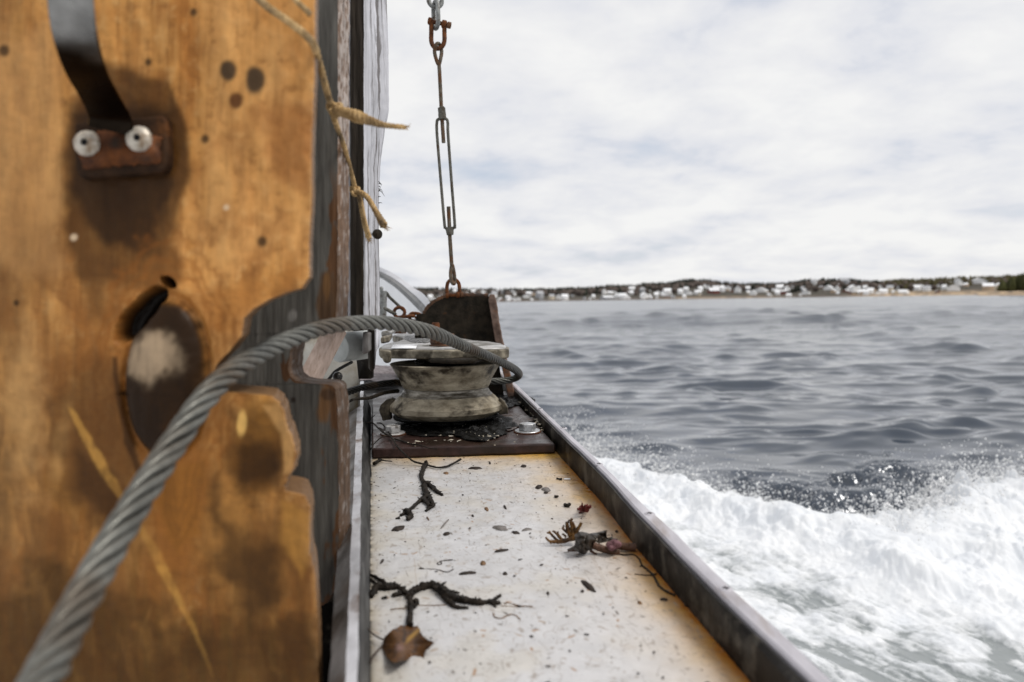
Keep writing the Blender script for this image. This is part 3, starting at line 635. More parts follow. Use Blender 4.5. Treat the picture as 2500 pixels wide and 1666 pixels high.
back = np.exp(-np.clip(dp_, 0, 9)/0.040)*(0.75+0.6*n1+0.45*tx[None]); tb = np.exp(-np.clip(dp_, 0, 9)/0.0065)
cc = mixc(cc, (0.60, 0.36, 0.085), np.clip(back, 0, 0.92)); cc = mixc(cc, (0.40, 0.19, 0.035), np.clip(tb*(0.8+n2), 0, 1))
lft = np.exp(-dl_/0.006)*(0.8+0.7*n2); cc = mixc(cc, (0.30, 0.225, 0.12), np.clip(lft, 0, 1)*0.85)
cc = mixc(cc, (0.52, 0.47, 0.38), np.clip(np.exp(-dl_/0.022)*(0.5+0.5*n1), 0, 1)*0.7)
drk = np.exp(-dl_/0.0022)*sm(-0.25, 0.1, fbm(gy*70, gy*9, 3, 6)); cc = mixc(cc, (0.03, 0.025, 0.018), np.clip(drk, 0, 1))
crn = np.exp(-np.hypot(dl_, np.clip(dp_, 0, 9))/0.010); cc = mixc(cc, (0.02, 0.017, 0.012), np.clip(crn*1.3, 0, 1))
# wet dirty patch, grime
wet = np.exp(-(((gx-deck(1440, 1275)[0])/0.035)**2+((gy-deck(1440, 1275)[1])/0.03)**2)); cc = mixc(cc, (0.30, 0.29, 0.27), np.clip(wet*(0.5+0.9*n1), 0, 0.7))
cc = mixc(cc, (0.42, 0.32, 0.23), sm(0.40, 0.62, fbm(gx*45, gy*45, 3, 44))*0.15)
cc = mixc(cc, (0.26, 0.21, 0.17), sm(0.48, 0.62, fbm(gx*120, gy*95, 3, 48))*0.6)
def stroke(x0, y0, x1, y1, col, wpx, alpha):
    i0 = (y0-YN)/(1.42-YN)*(ny-1); i1 = (y1-YN)/(1.42-YN)*(ny-1)
    k = int(max(abs(i1-i0), abs(x1-x0)*nx, 1)*1.3)+1
    for u in np.linspace(0, 1, k):
        i = i0+(i1-i0)*u; j = (x0+(x1-x0)*u)*(nx-1)
        ii, jj = int(round(i)), int(round(j))
        for a in range(-wpx, wpx+1):
            for b in range(-wpx, wpx+1):
                if a*a+b*b <= wpx*wpx+0.3 and 0 <= ii+a < ny and 0 <= jj+b < nx:
                    cc[ii+a, jj+b] = cc[ii+a, jj+b]*(1-alpha)+np.array(col)*alpha
for _ in range(3200):
    x0 = RNG.random(); y0 = RNG.uniform(YN+.1, 1.3); an = RNG.normal(0, 0.9); ln = 0.002+0.011*RNG.random()**3
    if RNG.random() < 0.35: an = math.pi/2+RNG.normal(0, .25); ln *= 1.6
    stroke(x0, y0, x0+ln*math.cos(an)/0.3, y0+ln*math.sin(an), (0.17, 0.14, 0.11), 0, RNG.uniform(0.12, 0.6))
for _ in range(240):
    x0 = RNG.random(); y0 = RNG.uniform(YN+.1, 1.3); an = RNG.uniform(0, 6.3); r_ = 0.002+0.004*RNG.random()
    for k in range(5):
        a2 = an+RNG.normal(0.5, 0.35); stroke(x0, y0, x0+r_*math.cos(a2)/0.3, y0+r_*math.sin(a2), (0.22, 0.17, 0.13), 0, 0.42); x0 += r_*math.cos(a2)/0.3; y0 += r_*math.sin(a2); an = a2
for _ in range(150):
    x0 = RNG.random(); y0 = RNG.uniform(YN+.1, 1.3)
    stroke(x0, y0, x0+RNG.normal(0, 0.01), y0+RNG.normal(0, 0.003), random.choice([(0.33, 0.19, 0.1), (0.10, 0.08, 0.06), (0.36, 0.27, 0.2)]), 1, 0.7)
for (ax_, ay_), (bx_, by_) in (((cE(800, 970)), (cE(1080, 1560))), ((cE(830, 985)), (cE(1000, 1330))), ((cD(790, 120)), (cD(830, 560)))):
    p0, p1 = deck(ax_, ay_), deck(bx_, by_)
    f_ = lambda p: (p[0]-at_y(Ledge, p[1])[0])/(at_y(Redge, p[1])[0]-at_y(Ledge, p[1])[0])
    stroke(f_(p0), p0[1], f_(p1), p1[1], (0.40, 0.33, 0.27), 0, 0.6)
cc *= np.array([0.94, 0.93, 0.90]); G[..., 2] += 0.0006*n1+0.0004*n2
mb = MB().grid(G[:, ::-1], cc[:, ::-1])
deck_o = mb.build('side_deck', COLT, boat, smooth=180)
deck_o['label'] = 'white painted deck stained with rust along its edges'
# deck continues under and beyond the block
far = []
for y in (1.4195, 1.7, 2.0, YF): far.append([at_y(Ledge, y)+[-0.02, 0, -0.002], at_y(Redge, y)+[0.0, 0, -0.002]])
for r in far:
    for p in r: p[2] = deckz(p[1])-0.003
MB().grid(np.array(far)[:, ::-1]).build('deck_extension', DARKP, boat, smooth=180)
def sweep(fn, ysamp, name, m, parent, smooth=35, jit=0.0, label=None):
    secs = np.array([fn(y) for y in ysamp])
    if jit: secs[..., 2] += jit*fbm(secs[..., 1]*9+secs[..., 0]*40, secs[..., 1]*2, 3, 5); secs[..., 0] += jit*fbm(secs[..., 1]*7, secs[..., 0]*30, 3, 6)
    b = MB().grid(secs, cv=True); k = secs.shape[1]; n = len(ysamp)
    b.f.append(tuple(range(k))); b.f.append(tuple((n-1)*k+i for i in range(k))[::-1])
    o = b.build(name, m, parent, smooth=smooth)
    if label: o['label'] = label
    return o
YS = np.linspace(YN, YF, 160)
def coam(y):
    e = at_y(Redge, y); k = at_y(Ktop, y); z0 = deckz(y); xk = max(k[0]-0.0030, e[0]+0.0012); zt = z0+KH
    return [(e[0], y, z0-0.012), (e[0]+0.0003, y, z0+0.008), (e[0]+(xk-e[0])*0.25, y, zt-0.0045), (xk-0.0003, y, zt-0.0012), (xk+0.0012, y, zt-0.0012), (xk+0.0024, y, zt-0.005), (xk+0.003, y, z0-0.012)]
sweep(coam, YS, 'coaming', DARKP, boat, jit=0.0008)
def capf(y):
    k = at_y(Ktop, y); c = at_y(Capo, y); z = deckz(y)+KH; xa = max(k[0]+0.0010, at_y(Redge, y)[0]+0.0055); xb = max(c[0], xa+0.012)
    return [(xa, y, z-0.02), (xa, y, z-0.0005), (xa+0.002, y, z+0.0015), (xa+(xb-xa)*0.62, y, z+0.002), (xb-0.004, y, z+0.001), (xb-0.001, y, z-0.001), (xb, y, z-0.007), (xb, y, z-0.03), (xa+0.004, y, z-0.03)]
cap = sweep(capf, YS, 'cap_rail', CAPM, boat, smooth=30, jit=0.0006)
for i, (px, py) in enumerate([(1376, 1045), (1462, 1133), (1586, 1254), (1772, 1437), (1318, 999)]):
    p = deck(px, py, KH+0.0022); nrm = np.array([0, -TS, 1])
    s_ = MB().lathe([(0.0062, -0.001), (0.0056, 0.0001), (0.0052, 0.0004), (0.001, 0.0005)], p, nrm, 20)
    so_ = s_.build('screw', CAPM, cap, smooth=40)
    a = RNG.uniform(0, 3)
    for k in range(2):
        u = np.array([math.cos(a+k*1.571), math.sin(a+k*1.571), 0]); w_ = np.array([-u[1], u[0], 0])
        MB().box(p+[0, 0, 0.0005], 0.0062, 0.0013, 0.0006, [u, w_, [0, 0, 1]]).build('recess', RECESS, so_, smooth=0)
def hullf(y):
    c = at_y(Capo, y); k = at_y(Ktop, y); z = deckz(y)+KH; xb = max(c[0], k[0]+0.025)
    return [(xb-0.012, y, z-0.03), (xb-0.004, y, z-0.09), (xb-0.03, y, -0.4), (xb-0.08, y, -0.4), (xb-0.08, y, z-0.06)]
sweep(hullf, np.linspace(-0.6, YF, 40), 'hull_side', HULL, boat)
# inner rail along the left of the deck
Ltop = line3([(843, 1666), (868, 1076), (874, 953), (877, 860)], 0.040)
Rtop = line3([(873, 1666), (884, 1076), (888, 953), (889, 860)], 0.040)
Llow = line3([(803, 1666), (840, 1076), (857, 953), (861, 860)], 0.028)
YR = np.linspace(YN, 1.78, 90)
def strip(fa, fb, name, m):
    g = np.array([[fa(y), fb(y)] for y in YR]); g[..., 2] += 0.0010*fbm(g[..., 1]*14, g[..., 0]*30, 3, 4)
    return g
secs = []
for y in YR:
    a, b, c_, d_ = at_y(Llow, y), at_y(Ltop, y), at_y(Rtop, y), at_y(Ledge, y)
    a[2] = deckz(y)+0.028; b[2] = deckz(y)+0.040; c_[2] = deckz(y)+0.040; d_[2] = deckz(y)-0.004
    secs.append([a+[0, 0, -0.20], a, b, c_, d_+[0.0005, 0, 0], d_+[0, 0, -0.05]])
secs = np.array(secs); secs[:, 1:4, 2] += 0.0012*fbm(secs[:, 1:4, 1]*14, secs[:, 1:4, 0]*60, 3, 4); secs[:, 1:4, 0] += 0.0009*fbm(secs[:, 1:4, 1]*20, secs[:, 1:4, 0]*60, 3, 14)
b = MB().grid(secs[:, 0:3][:, ::-1]); inner = b.build('inner_rail', RAILM, boat, smooth=30)
MB().grid(secs[:, 2:4][:, ::-1]).build('rail_edge', RAILE, inner, smooth=30)
MB().grid(secs[:, 3:6][:, ::-1]).build('rail_side', RAILS, inner, smooth=30)
# near-black panel added as the shade in the gap; cabin panel behind the boards
q = [P(500, 1900, 0.9), P(838, 1900, 0.9), P(850, 1240, 1.15), P(500, 1240, 1.15)]
MB().prism(q, (0, 0.03, -0.05)).build('gap_shade_panel', DARKP, boat, smooth=0)
q = [P(560, 1120, 1.55), P(872, 1120, 1.55), P(872, 740, 1.55), P(560, 740, 1.55)]
MB().prism(q, (0, 0.03, 0)).build('cabin_panel', PANEL, boat, smooth=0)
# white bow beyond, with its grey rail
Oc = spline([P(780, 575, 5.0), P(860, 617, 4.3), P(927, 652, 3.7), P(956, 665, 3.45), P(985, 684, 3.15), P(1010, 703, 2.9), P(1030, 715, 2.65), P(1045, 731, 2.45), P(1062, 760, 2.25), P(1090, 805, 2.05)], 60)
Ic = spline([P(780, 600, 4.9), P(860, 634, 4.2), P(927, 668, 3.62), P(943, 677, 3.4), P(968, 694, 3.08), P(993, 716, 2.82), P(1019, 741, 2.57), P(1036, 760, 2.38), P(1050, 787, 2.18), P(1070, 830, 2.0)], 60)
Mc = Oc*0.42+Ic*0.58; dn = np.array([0, 0, -0.018])
bowo = MB().grid(np.stack([Ic+[0, 0, -0.012], Ic+[0, 0, -0.5], Ic+[0.04, 0.05, -0.9]], 1)).grid(np.stack([Oc+[0, 0, -0.9], Oc+[0, 0, -0.01]], 1)).build('bow', WHITE, boat, smooth=180)
MB().grid(np.stack([Mc+dn, Mc, Oc, Oc+dn], 1), cv=True).build('bow_rail', TRIM, bowo, smooth=40)
MB().grid(np.stack([Ic+dn, Ic, Mc+[0, 0, -0.003], Mc+dn], 1), cv=True).build('rail_lip', TRIMD, bowo, smooth=40)
# galvanised stanchion at the bow
st = thing('stanchion', 'short galvanised post with a knob behind the silver timber', 'post', P(935, 800, 2.05))
a, b2_ = P(934, 800, 2.05), P(936, 712, 2.05)
MB().tube([a, b2_, b2_+[0, 0, 0.002]], [0.0095, 0.0095, 0.0075], 20).build('post', GALV, st)
MB().tube(spline([P(931, 713, 2.04), P(931, 703, 2.04), P(931, 700, 2.04)], 6), [0.0035, 0.005, 0.0052, 0.0045, 0.003, 0.001], 12).build('knob', GALV, st)
MB().tube([P(944, 716, 2.05), P(950, 725, 2.06), P(984, 757, 2.10)], 0.0042, 10).build('brace', BODYM, st)
ch = thing('rusty_chain', 'short rusty chain running from the stanchion to the iron bracket', 'chain', P(985, 775, 1.95))
def link3(ctr, ax, bx_, L_, Wd, r, n=36):
    t = np.linspace(0, 2*np.pi, n, endpoint=False); s = (L_-Wd)/2
    p = np.stack([np.cos(t)*Wd/2+np.sign(np.cos(t))*0, np.sin(t)*Wd/2], -1)
    u = np.sin(t); p = np.array(ctr)+np.outer(np.cos(t)*Wd/2, bx_)+np.outer(np.sin(t)*Wd/2+np.where(u >= 0, s, -s), ax)
    return p
ux, uz, uy = R_, U_, F_
for px, py, an in ((952, 760, -0.5), (975, 763, 0.2), (996, 773, 0.1), (1014, 775, -0.1), (1030, 773, 0.2)):
    f = abs(px-975) < 2
    ax = ux*math.cos(an)+uz*math.sin(an); bx_ = (uz*math.cos(an)-ux*math.sin(an)) if f or px == 1014 else uy
    m_ = RUSTO if px > 970 else BODYM
    MB().tube(link3(P(px, py, 1.96), ax, bx_, 0.029 if not f else 0.026, 0.019 if not f else 0.024, 0.0042), 0.0042, 8, closed=True).build('link', m_, ch)

# ================================================================== THE BLOCK (sheave)
DS = 1.50
ctr = P(1088, 884, DS); zt = CAMZ-0.1165
blk = thing('sheave_block', 'heavy cast pulley block on a rusty plate bolted to the deck', 'pulley', (ctr[0], ctr[1], CAMZ-0.24))
cx, cy = ctr[0], ctr[1]
zr = lambda y: CAMZ-(y-734)/FP*DS
R1, R2 = 0.1042, 0.0803
prof = [(0.03, zr(1012)), (0.088, zr(1011)), (0.0985, zr(1004)), (R1+.001, zr(997)), (R1+.0015, zr(985)), (R1-.001, zr(981)), (R2+0.007, zr(960))]
grv = [(R2+0.007, zr(960)), (R2+0.003, zr(955)), (R2+0.001, zr(951)), (R2-0.001, zr(947)), (R2-0.0012, zr(943)), (R2+0.0005, zr(941))]
prof2 = [(R2+0.0005, zr(941)), (R2+0.0025, zr(936)), (R2+0.0045, zr(931)), (R2+0.0065, zr(922)), (R2+0.0135, zr(907)), (R1-0.003, zr(889)), (R1, zr(884)), (R1-0.0015, zr(882)), (R1-0.007, zr(882.5)), (0.06, zr(886)), (0.02, zr(886))]
def fine(pr, k=5):
    pr = np.array(pr); o = []
    for i in range(len(pr)-1):
        for u in range(k): o.append(pr[i]+(pr[i+1]-pr[i])*u/k)
    o.append(pr[-1]); return o
cen0 = np.array([cx, cy, 0.0])
sh = MB().lathe(fine(prof, 3), cen0, (0, 0, 1), 120, caps=False, wob=0.004).lathe(fine(prof2, 3), cen0, (0, 0, 1), 120, caps=False, wob=0.004).build('sheave', CAST, blk, smooth=24)
MB().lathe(fine(grv, 3), cen0, (0, 0, 1), 120, caps=False).build('groove', GROOVE, sh, smooth=180)
MB().lathe([(0.055, CAMZ-0.120), (0.058, CAMZ-0.112), (0.05, CAMZ-0.104)], cen0, (0, 0, 1), 40, wob=0.06).build('hub', GASK, blk)
# upper cheek plate
def up(px, py, z):           # point at image place on the level z (relative to lens)
    v = ray(px, py); return C+v*(z/v[2])
ZT, ZB = -0.0845, -0.1010
top_px = [c5(705, 622), c5(735, 606), c5(790, 590), c5(850, 578), c5(900, 560), c5(880, 548), c5(835, 536), c5(810, 530), c5(850, 519), c5(930, 512), c5(1120, 516), c5(1300, 545), c5(1440, 572), c5(1560, 580), c5(1655, 596), c5(1703, 618), c5(1700, 632), c5(1600, 640), c5(1470, 640), c5(1360, 636), c5(1250, 641), c5(1120, 641), c5(1020, 640), c5(850, 638), c5(715, 636)]
ol = np.array([up(px, py, ZT) for px, py in top_px])
area = sum(ol[i][0]*ol[(i+1) % len(ol)][1]-ol[(i+1) % len(ol)][0]*ol[i][1] for i in range(len(ol)))
if area < 0: ol = ol[::-1]
ck = MB().prism(ol[::-1]+[0, 0, -0.0005], (0, 0, ZB-ZT)); 
cheek = ck.build('upper_cheek', CHEEK, blk, smooth=30, bevel=0.003)
inset = ol.mean(0)+(ol-ol.mean(0))*0.965; inset[:, 2] = CAMZ+ZT+0.0008
MB().prism(inset-[0, 0, 0.002], (0, 0, 0.002)).build('top_face', CHEEKT, cheek, smooth=0)
# rough grip patch, thin pale patch and the lower lip
gp = [up(*c5(900, 560), ZT+0.0012), up(*c5(905, 535), ZT+0.0012), up(*c5(1000, 530), ZT+0.0012), up(*c5(1120, 545), ZT+0.0012), up(*c5(1130, 575), ZT+0.0012), up(*c5(1060, 590), ZT+0.0012), up(*c5(960, 585), ZT+0.0012)]
GRIP = mat('gritty_patch', (0.02, 0.02, 0.02), (0.42, 0.42, 0.42), 170, rough=(0.3, 0.7), bump=1.0, bd=0.004, lo=0.46, hi=0.58)
MB().prism(gp[::-1] if False else gp, (0, 0, 0.0012)).build('grip_patch', GRIP, cheek, smooth=0)
pl = [up(*c5(812, 604), ZT+0.0012), up(*c5(1000, 604), ZT+0.0012), up(*c5(990, 632), ZT+0.0012), up(*c5(800, 632), ZT+0.0012)]
PALE = mat('smooth_pale', (0.75, 0.77, 0.80), (0.85, 0.86, 0.88), 80, rough=(0.15, 0.3), bump=0.1)
MB().prism(pl[::-1], (0, 0, 0.0012)).build('pale_patch', PALE, cheek, smooth=0)
lip = np.array([up(*c5(x, y), ZB+0.002) for x, y in ((1020, 680), (1100, 668), (1280, 662), (1480, 664), (1520, 690), (1440, 712), (1280, 716), (1100, 708))])
lipm = MB().prism(lip, (0, 0, -0.008)).build('cheek_lip', RUSTD, cheek, smooth=30, bevel=0.003)
tabp = [P(*c5(705, 640), 1.40), P(*c5(795, 650), 1.40), P(*c5(792, 735), 1.41), P(*c5(770, 748), 1.41), P(*c5(740, 735), 1.41)]
MB().prism(tabp, (0, 0.016, 0)).build('cheek_tab', CHEEK, cheek, smooth=30, bevel=0.003)
# centre pin with nut and a second bolt
pc = up(1066+22, 846, ZT); 
def hexp(c_, r, z0, z1, rot=0.2):
    a = np.arange(6)*math.pi/3+rot; o = np.stack([c_[0]+r*np.cos(a), c_[1]+r*np.sin(a), np.full(6, z0)], -1); return o, (0, 0, z1-z0)
pin = MB().lathe([(0.030, CAMZ+ZT+0.0005), (0.0305, CAMZ+ZT+0.003), (0.027, CAMZ+ZT+0.0045), (0.016, CAMZ+ZT+0.005)], [pc[0], pc[1], 0], (0, 0, 1), 40, wob=0.03).build('washer', RUSTB, blk)
pm = MB(); o_, e_ = hexp(pc-[0.006, 0, 0], 0.0235, CAMZ+ZT+0.0045, CAMZ+ZT+0.024); pm.prism(o_, e_); pm.build('nut', RUSTB, blk, smooth=30, bevel=0.002)
pt = P(1064, 800, 1.50)
MB().lathe([(0.0075, CAMZ+ZT+0.022), (0.0075, CAMZ-(785-734)/FP*1.5-0.002), (0.0062, CAMZ-(785-734)/FP*1.5)], [pt[0], pc[1], 0], (0, 0, 1), 24).build('centre_pin', RUSTO, blk)
b2c = up(*c5(858, 515), ZT)
MB().lathe([(0.021, CAMZ+ZT), (0.021, CAMZ+ZT+0.006), (0.016, CAMZ+ZT+0.008), (0.011, CAMZ+ZT+0.014)], [b2c[0], b2c[1], 0], (0, 0, 1), 24).build('rear_nut', RUSTB, blk)
rb = [up(*c5(720, 600), ZT-0.003), up(*c5(745, 560), ZT-0.003), up(*c5(790, 540), ZT-0.003), up(*c5(810, 555), ZT-0.003), up(*c5(790, 585), ZT-0.003)]
MB().prism(rb[::-1], (0, 0, 0.016)).build('rear_lug', CHEEK, blk, smooth=30, bevel=0.004)
rb = [P(*c5(722, 500), 1.56), P(*c5(808, 492), 1.56), P(*c5(806, 520), 1.56), P(*c5(722, 542), 1.56)]
MB().prism(rb, (0, 0.05, 0)).build('rear_block', CHEEKT, blk, smooth=30, bevel=0.003)
DARKC = mat('grimy_casting', (0.03, 0.024, 0.015), (0.13, 0.105, 0.07), 50, rough=(0.4, 0.7), bump=0.7, bd=0.003, c=(0.015, 0.012, 0.009), cs=30, ct=0.55)
# lower cheek with raised ears
zb1 = CAMZ-0.208; zdk = lambda y: deckz(y)+0.0165
a = np.linspace(0, 2*np.pi, 60, endpoint=False); rl = 0.094+0.006*np.cos(2*a)+0.003*np.cos(5*a)
ol2 = np.stack([cx-0.004+rl*np.cos(a), cy+0.01+rl*np.sin(a)*0.93, np.full(60, zb1-0.012)], -1)
lc = MB().prism(ol2, (0, 0, 0.009)).build('lower_cheek', GASK, blk, smooth=30, bevel=0.003)
for pxs in ([c5(705, 1105), c5(720, 1060), c5(760, 1025), c5(800, 1010), c5(840, 1040), c5(800, 1080), c5(790, 1110), c5(800, 1175), c5(735, 1185)], [c5(1630, 1012), c5(1668, 1040), c5(1692, 1085), c5(1697, 1130), c5(1640, 1140), c5(1600, 1110)]):
    MB().prism([P(x, y, 1.49) for x, y in rough_outline(pxs, 40, 1.0, 4)], (0, 0.02, 0)).build('ear', DARKC, blk, smooth=30, bevel=0.002)
MB().lathe([(0.05, zb1-0.03), (0.05, zb1)], cen0, (0, 0, 1), 30).build('spacer', GASK, blk)
# base plate
PT = 0.0165
fl, fr = deck(*c5(650, 1480)), deck(*c5(2065, 1440)); bl, br = deck(*c5(652, 905)), deck(*c5(1820, 1010))
bl = at_y(Ledge, 1.86)+[0.004, 0, 0]; br = at_y(Redge, 1.86)-[0.004, 0, 0]
fl = at_y(Ledge, fl[1])+[0.002, 0, 0]; fr = at_y(Redge, fr[1])-[0.004, 0, 0]
for p in (fl, fr, bl, br): p[2] = deckz(p[1])+0.0012
nseg = 24
front = [fl+(fr-fl)*u+np.array([0, 0.0012*math.sin(u*23)+0.0008*math.sin(u*61), 0]) for u in np.linspace(0, 1, nseg)]
bpl = MB().prism(front+[br, bl], (0, 0, PT)).build('base_plate', PLATE, blk, smooth=30, bevel=0.003, bseg=3)
def plate(px, py, dz=0.0): return deck(px, py, PT+0.0012+dz)
def hexbolt(px, py, name, m1, tilt=0.3, sc=1.0):
    p = plate(px, py); nrm = np.array([0, -TS, 1.0])
    o_, e_ = hexp(p, 0.0152*sc, p[2]+0.003, p[2]+0.0150, tilt); hb_ = MB().prism(o_, e_).build('bolt', m1, blk, smooth=30, bevel=0.0012)
    w_ = MB().lathe([(0.0065, 0), (0.0225*sc, 0), (0.0228*sc, 0.0022), (0.022*sc, 0.003), (0.008, 0.0032)], p, nrm, 40).build('washer', m1, hb_)
    MB().lathe([(0.0246*sc, 0.0003), (0.0243*sc, 0.0012), (0.020*sc, 0.0014)], p, nrm, 40, wob=0.03).build('rust_ring', RUSTO, hb_)
hexbolt(*c5(1843, 1268), 'bolt', BOLTM, 0.12)
DIRTB = mat('dirty_bolt', (0.36, 0.35, 0.34), (0.62, 0.61, 0.60), 90, rough=(0.4, 0.6), metal=0.3, bump=0.3, c=(0.06, 0.045, 0.03), cs=50, ct=0.56)
hexbolt(*c5(815, 1285), 'bolt', DIRTB, 0.45, 0.92)
# crumpled wet rubber and scale flakes on the plate
def crumple(pxs, name, m, amp, zoff, seed, parent, n=34, hs=0.012):
    pp = np.array([plate(x, y) for x, y in pxs]); c_ = pp.mean(0)
    an = np.arctan2(pp[:, 1]-c_[1], pp[:, 0]-c_[0]); o = np.argsort(an); an = an[o]; rd = np.hypot(pp[o, 0]-c_[0], pp[o, 1]-c_[1])
    th = np.linspace(-np.pi, np.pi, n*2, endpoint=False); rr = np.interp(th, np.r_[an-2*np.pi, an, an+2*np.pi], np.r_[rd, rd, rd])
    rr *= 1+0.14*fbm(np.cos(th)*4+seed, np.sin(th)*4, 3, seed)
    rad_ = np.linspace(0.02, 1, n//2)
    G = np.zeros((len(rad_), len(th), 3)); G[..., 0] = c_[0]+rad_[:, None]*rr*np.cos(th); G[..., 1] = c_[1]+rad_[:, None]*rr*np.sin(th)
    G[..., 2] = deckz(G[..., 1])+PT+0.002+zoff+amp*np.abs(fbm(G[..., 0]*55, G[..., 1]*55, 3, seed))*(1-0.4*rad_[:, None])
    G2 = G.copy(); G2[..., 2] -= 0.0022
    b = MB().grid(G, cv=True).grid(G2[::-1], cv=True); return b.build(name, m, parent, smooth=50)
gk = crumple([c5(1180, 1180), c5(1640, 1160), c5(1660, 1270), c5(1560, 1330), c5(1440, 1350), c5(1330, 1320), c5(1290, 1290), c5(1000, 1230)], 'gasket', GASK, 0.011, 0.001, 3, blk)
SCALE_ = mat('rust_scale', (0.05, 0.043, 0.042), (0.16, 0.145, 0.145), 70, rough=(0.2, 0.45), bump=0.7, bd=0.003, c=(0.05, 0.026, 0.015), cs=30)
crumple([c5(1590, 1165), c5(1720, 1130), c5(1830, 1150), c5(1850, 1200), c5(1770, 1240), c5(1700, 1270), c5(1650, 1230)], 'rust_scale', SCALE_, 0.004, 0.0005, 9, blk)
crumple([c5(1610, 990), c5(1690, 1000), c5(1740, 1075), c5(1700, 1095), c5(1640, 1050)], 'rust_scale', GASK, 0.010, 0.001, 19, blk)
crumple([c5(860, 1200), c5(1180, 1180), c5(1280, 1290), c5(1060, 1310), c5(900, 1270)], 'grease', GASK, 0.003, 0.0002, 29, blk)
crumple([c5(640, 760), c5(800, 770), c5(830, 850), c5(790, 890), c5(640, 880)], 'dried_mud', mat('dried_mud', (0.12, 0.10, 0.10), (0.25, 0.22, 0.225), 60, rough=(0.5, 0.8), bump=0.9, bd=0.004), 0.006, 0.0, 39, blk)
# shell chips strewn over the plate
CHIP = mat('shell_chips', (0.45, 0.38, 0.27), (0.75, 0.70, 0.60), 100, rough=(0.4, 0.6), bump=0.2)
mb = MB()
for _ in range(90):
    x, y = (RNG.uniform(1150, 1600), RNG.uniform(1190, 1340)) if RNG.random() < .4 else ((RNG.uniform(1790, 1960), 0) if RNG.random() < 0.6 else (RNG.uniform(680, 2000), RNG.uniform(1290, 1390)))
    if y == 0: y = 1010+(x-1780)*1.35+RNG.normal(0, 14)
    p = plate(*c5(x, y), 0.003); a = RNG.uniform(0, 6.28); s_ = 0.0009+0.0032*RNG.random()**2.5
    k = RNG.integers(4, 6); an = np.sort(RNG.uniform(0, 6.28, k)); o = np.stack([p[0]+s_*1.6*np.cos(an), p[1]+s_*np.sin(an), p[2]+RNG.uniform(-.4, .6, k)*s_], -1)
    mb.prism(o, (0, 0, 0.0008))
tag(mb.build('shell_chips', CHIP, smooth=0), 'tiny pale shell chips scattered over the rusty base plate', 'shell chips', kind='stuff')

# ================================================================== IRON BRACKET, SHACKLES, TURNBUCKLE, CHAIN
DBK = 1.80
brk = thing('iron_bracket', 'dark rusty iron bracket standing behind the pulley block', 'bracket', P(1150, 975, DBK))
web = rough_outline([(1016, 771), (1022, 766), (1036, 766), (1045, 752), (1060, 738), (1080, 728), (1100, 722), (1150, 722), (1194, 723), (1200, 780), (1210, 834), (1232, 978), (1020, 978), (1012, 800)], 150, 1.4, 3)
MB().prism([P(x, y, DBK) for x, y in web], F_*0.011).build('web_plate', RUSTD, brk, smooth=30, bevel=0.0015)
rim = [(1036, 767), (1045, 752.5), (1060, 738.5), (1080, 728.5), (1100, 722.5), (1150, 722.5), (1192, 723.5)]
rp = spline([P(x, y, DBK+0.005) for x, y in rim], 60)
MB().tube(rp, 0.0058+0.0012*np.array(fbm(np.arange(60)*0.3, np.zeros(60), 3, 5)), 8, jit=0.15).build('rim', RUSTB, brk, smooth=60)
fl_l = spline([(1191, 727, 0), (1200, 780, 0), (1209, 834, 0), (1225, 897, 0), (1243, 985, 0)], 40)[:, :2]
fl_r = spline([(1207, 719, 0), (1213, 745, 0), (1219, 790, 0), (1229, 838, 0), (1242, 897, 0), (1262, 985, 0)], 40)[:, :2]
fl_l[0] = (1196, 719); fl_r = fl_r+np.stack([1.2*fbm(np.arange(40)*0.4, np.zeros(40), 3, 8), np.zeros(40)], -1)
fo = np.vstack([fl_l[::-1], fl_r])
MB().prism([P(x, y, DBK-0.035) for x, y in fo], F_*0.085).build('flange', EDGE, brk, smooth=30, bevel=0.002)
DT = 1.75
def shackle(name, label, top, px_pts, pin, r, m, d=DT, dd=None):
    s = thing(name, label, 'shackle', P(*px_pts[len(px_pts)//2], d), 'rusty shackles')
    dd = dd or [0]*len(px_pts)
    MB().tube(spline([P(x, y, d+e) for (x, y), e in zip(px_pts, dd)], 50), r, 14).build('bow', m, s, smooth=60)
    a, b = P(*pin[0], d), P(*pin[1], d)
    ax = (b-a)/np.linalg.norm(b-a)
    MB().tube([a, b], r*0.92, 14).build('pin', m, s)
    e1 = [a+(b-a)*0.0, a+(b-a)*0.16]
    MB().tube([e1[0], e1[0]+ax*0.001, e1[1]-ax*0.001, e1[1]], [r*1.1, r*1.55, r*1.55, r*1.2], 16).build('eye', m, s)
    e2 = [a+(b-a)*0.60, a+(b-a)*0.80]
    MB().tube([e2[0], e2[0]+ax*0.001, e2[1]-ax*0.001, e2[1]], [r*1.2, r*1.75, r*1.75, r*1.4], 16).build('eye', m, s)
    h = MB(); aa_ = np.arange(6)*math.pi/3; up_ = np.cross(ax, F_); up_ /= np.linalg.norm(up_); fw = np.cross(ax, up_)
    q0 = a+(b-a)*0.84; h.prism([q0+r*1.55*(up_*math.cos(t)+fw*math.sin(t)) for t in aa_], (b-q0)); h.build('pin_head', RUSTB, s, smooth=30, bevel=0.001)
    return s
shackle('shackle', 'rusty shackle joining the hanging chain to the turnbuckle top', None, [(1053, 55), (1053, 80), (1053, 100), (1058, 113), (1069, 119), (1080, 113), (1085, 100), (1085, 80), (1085, 62)], ((1045, 51), (1101, 63)), 0.0050, RUSTO)
shackle('shackle', 'rusty shackle on top of the iron bracket below the turnbuckle', None, [(1092, 724), (1091, 706), (1093, 692), (1099, 685), (1106.5, 682.5), (1114, 685), (1120, 693), (1122, 706), (1122, 724)], ((1088, 722), (1131, 719)), 0.0042, RUSTO, d=1.80-0.002)
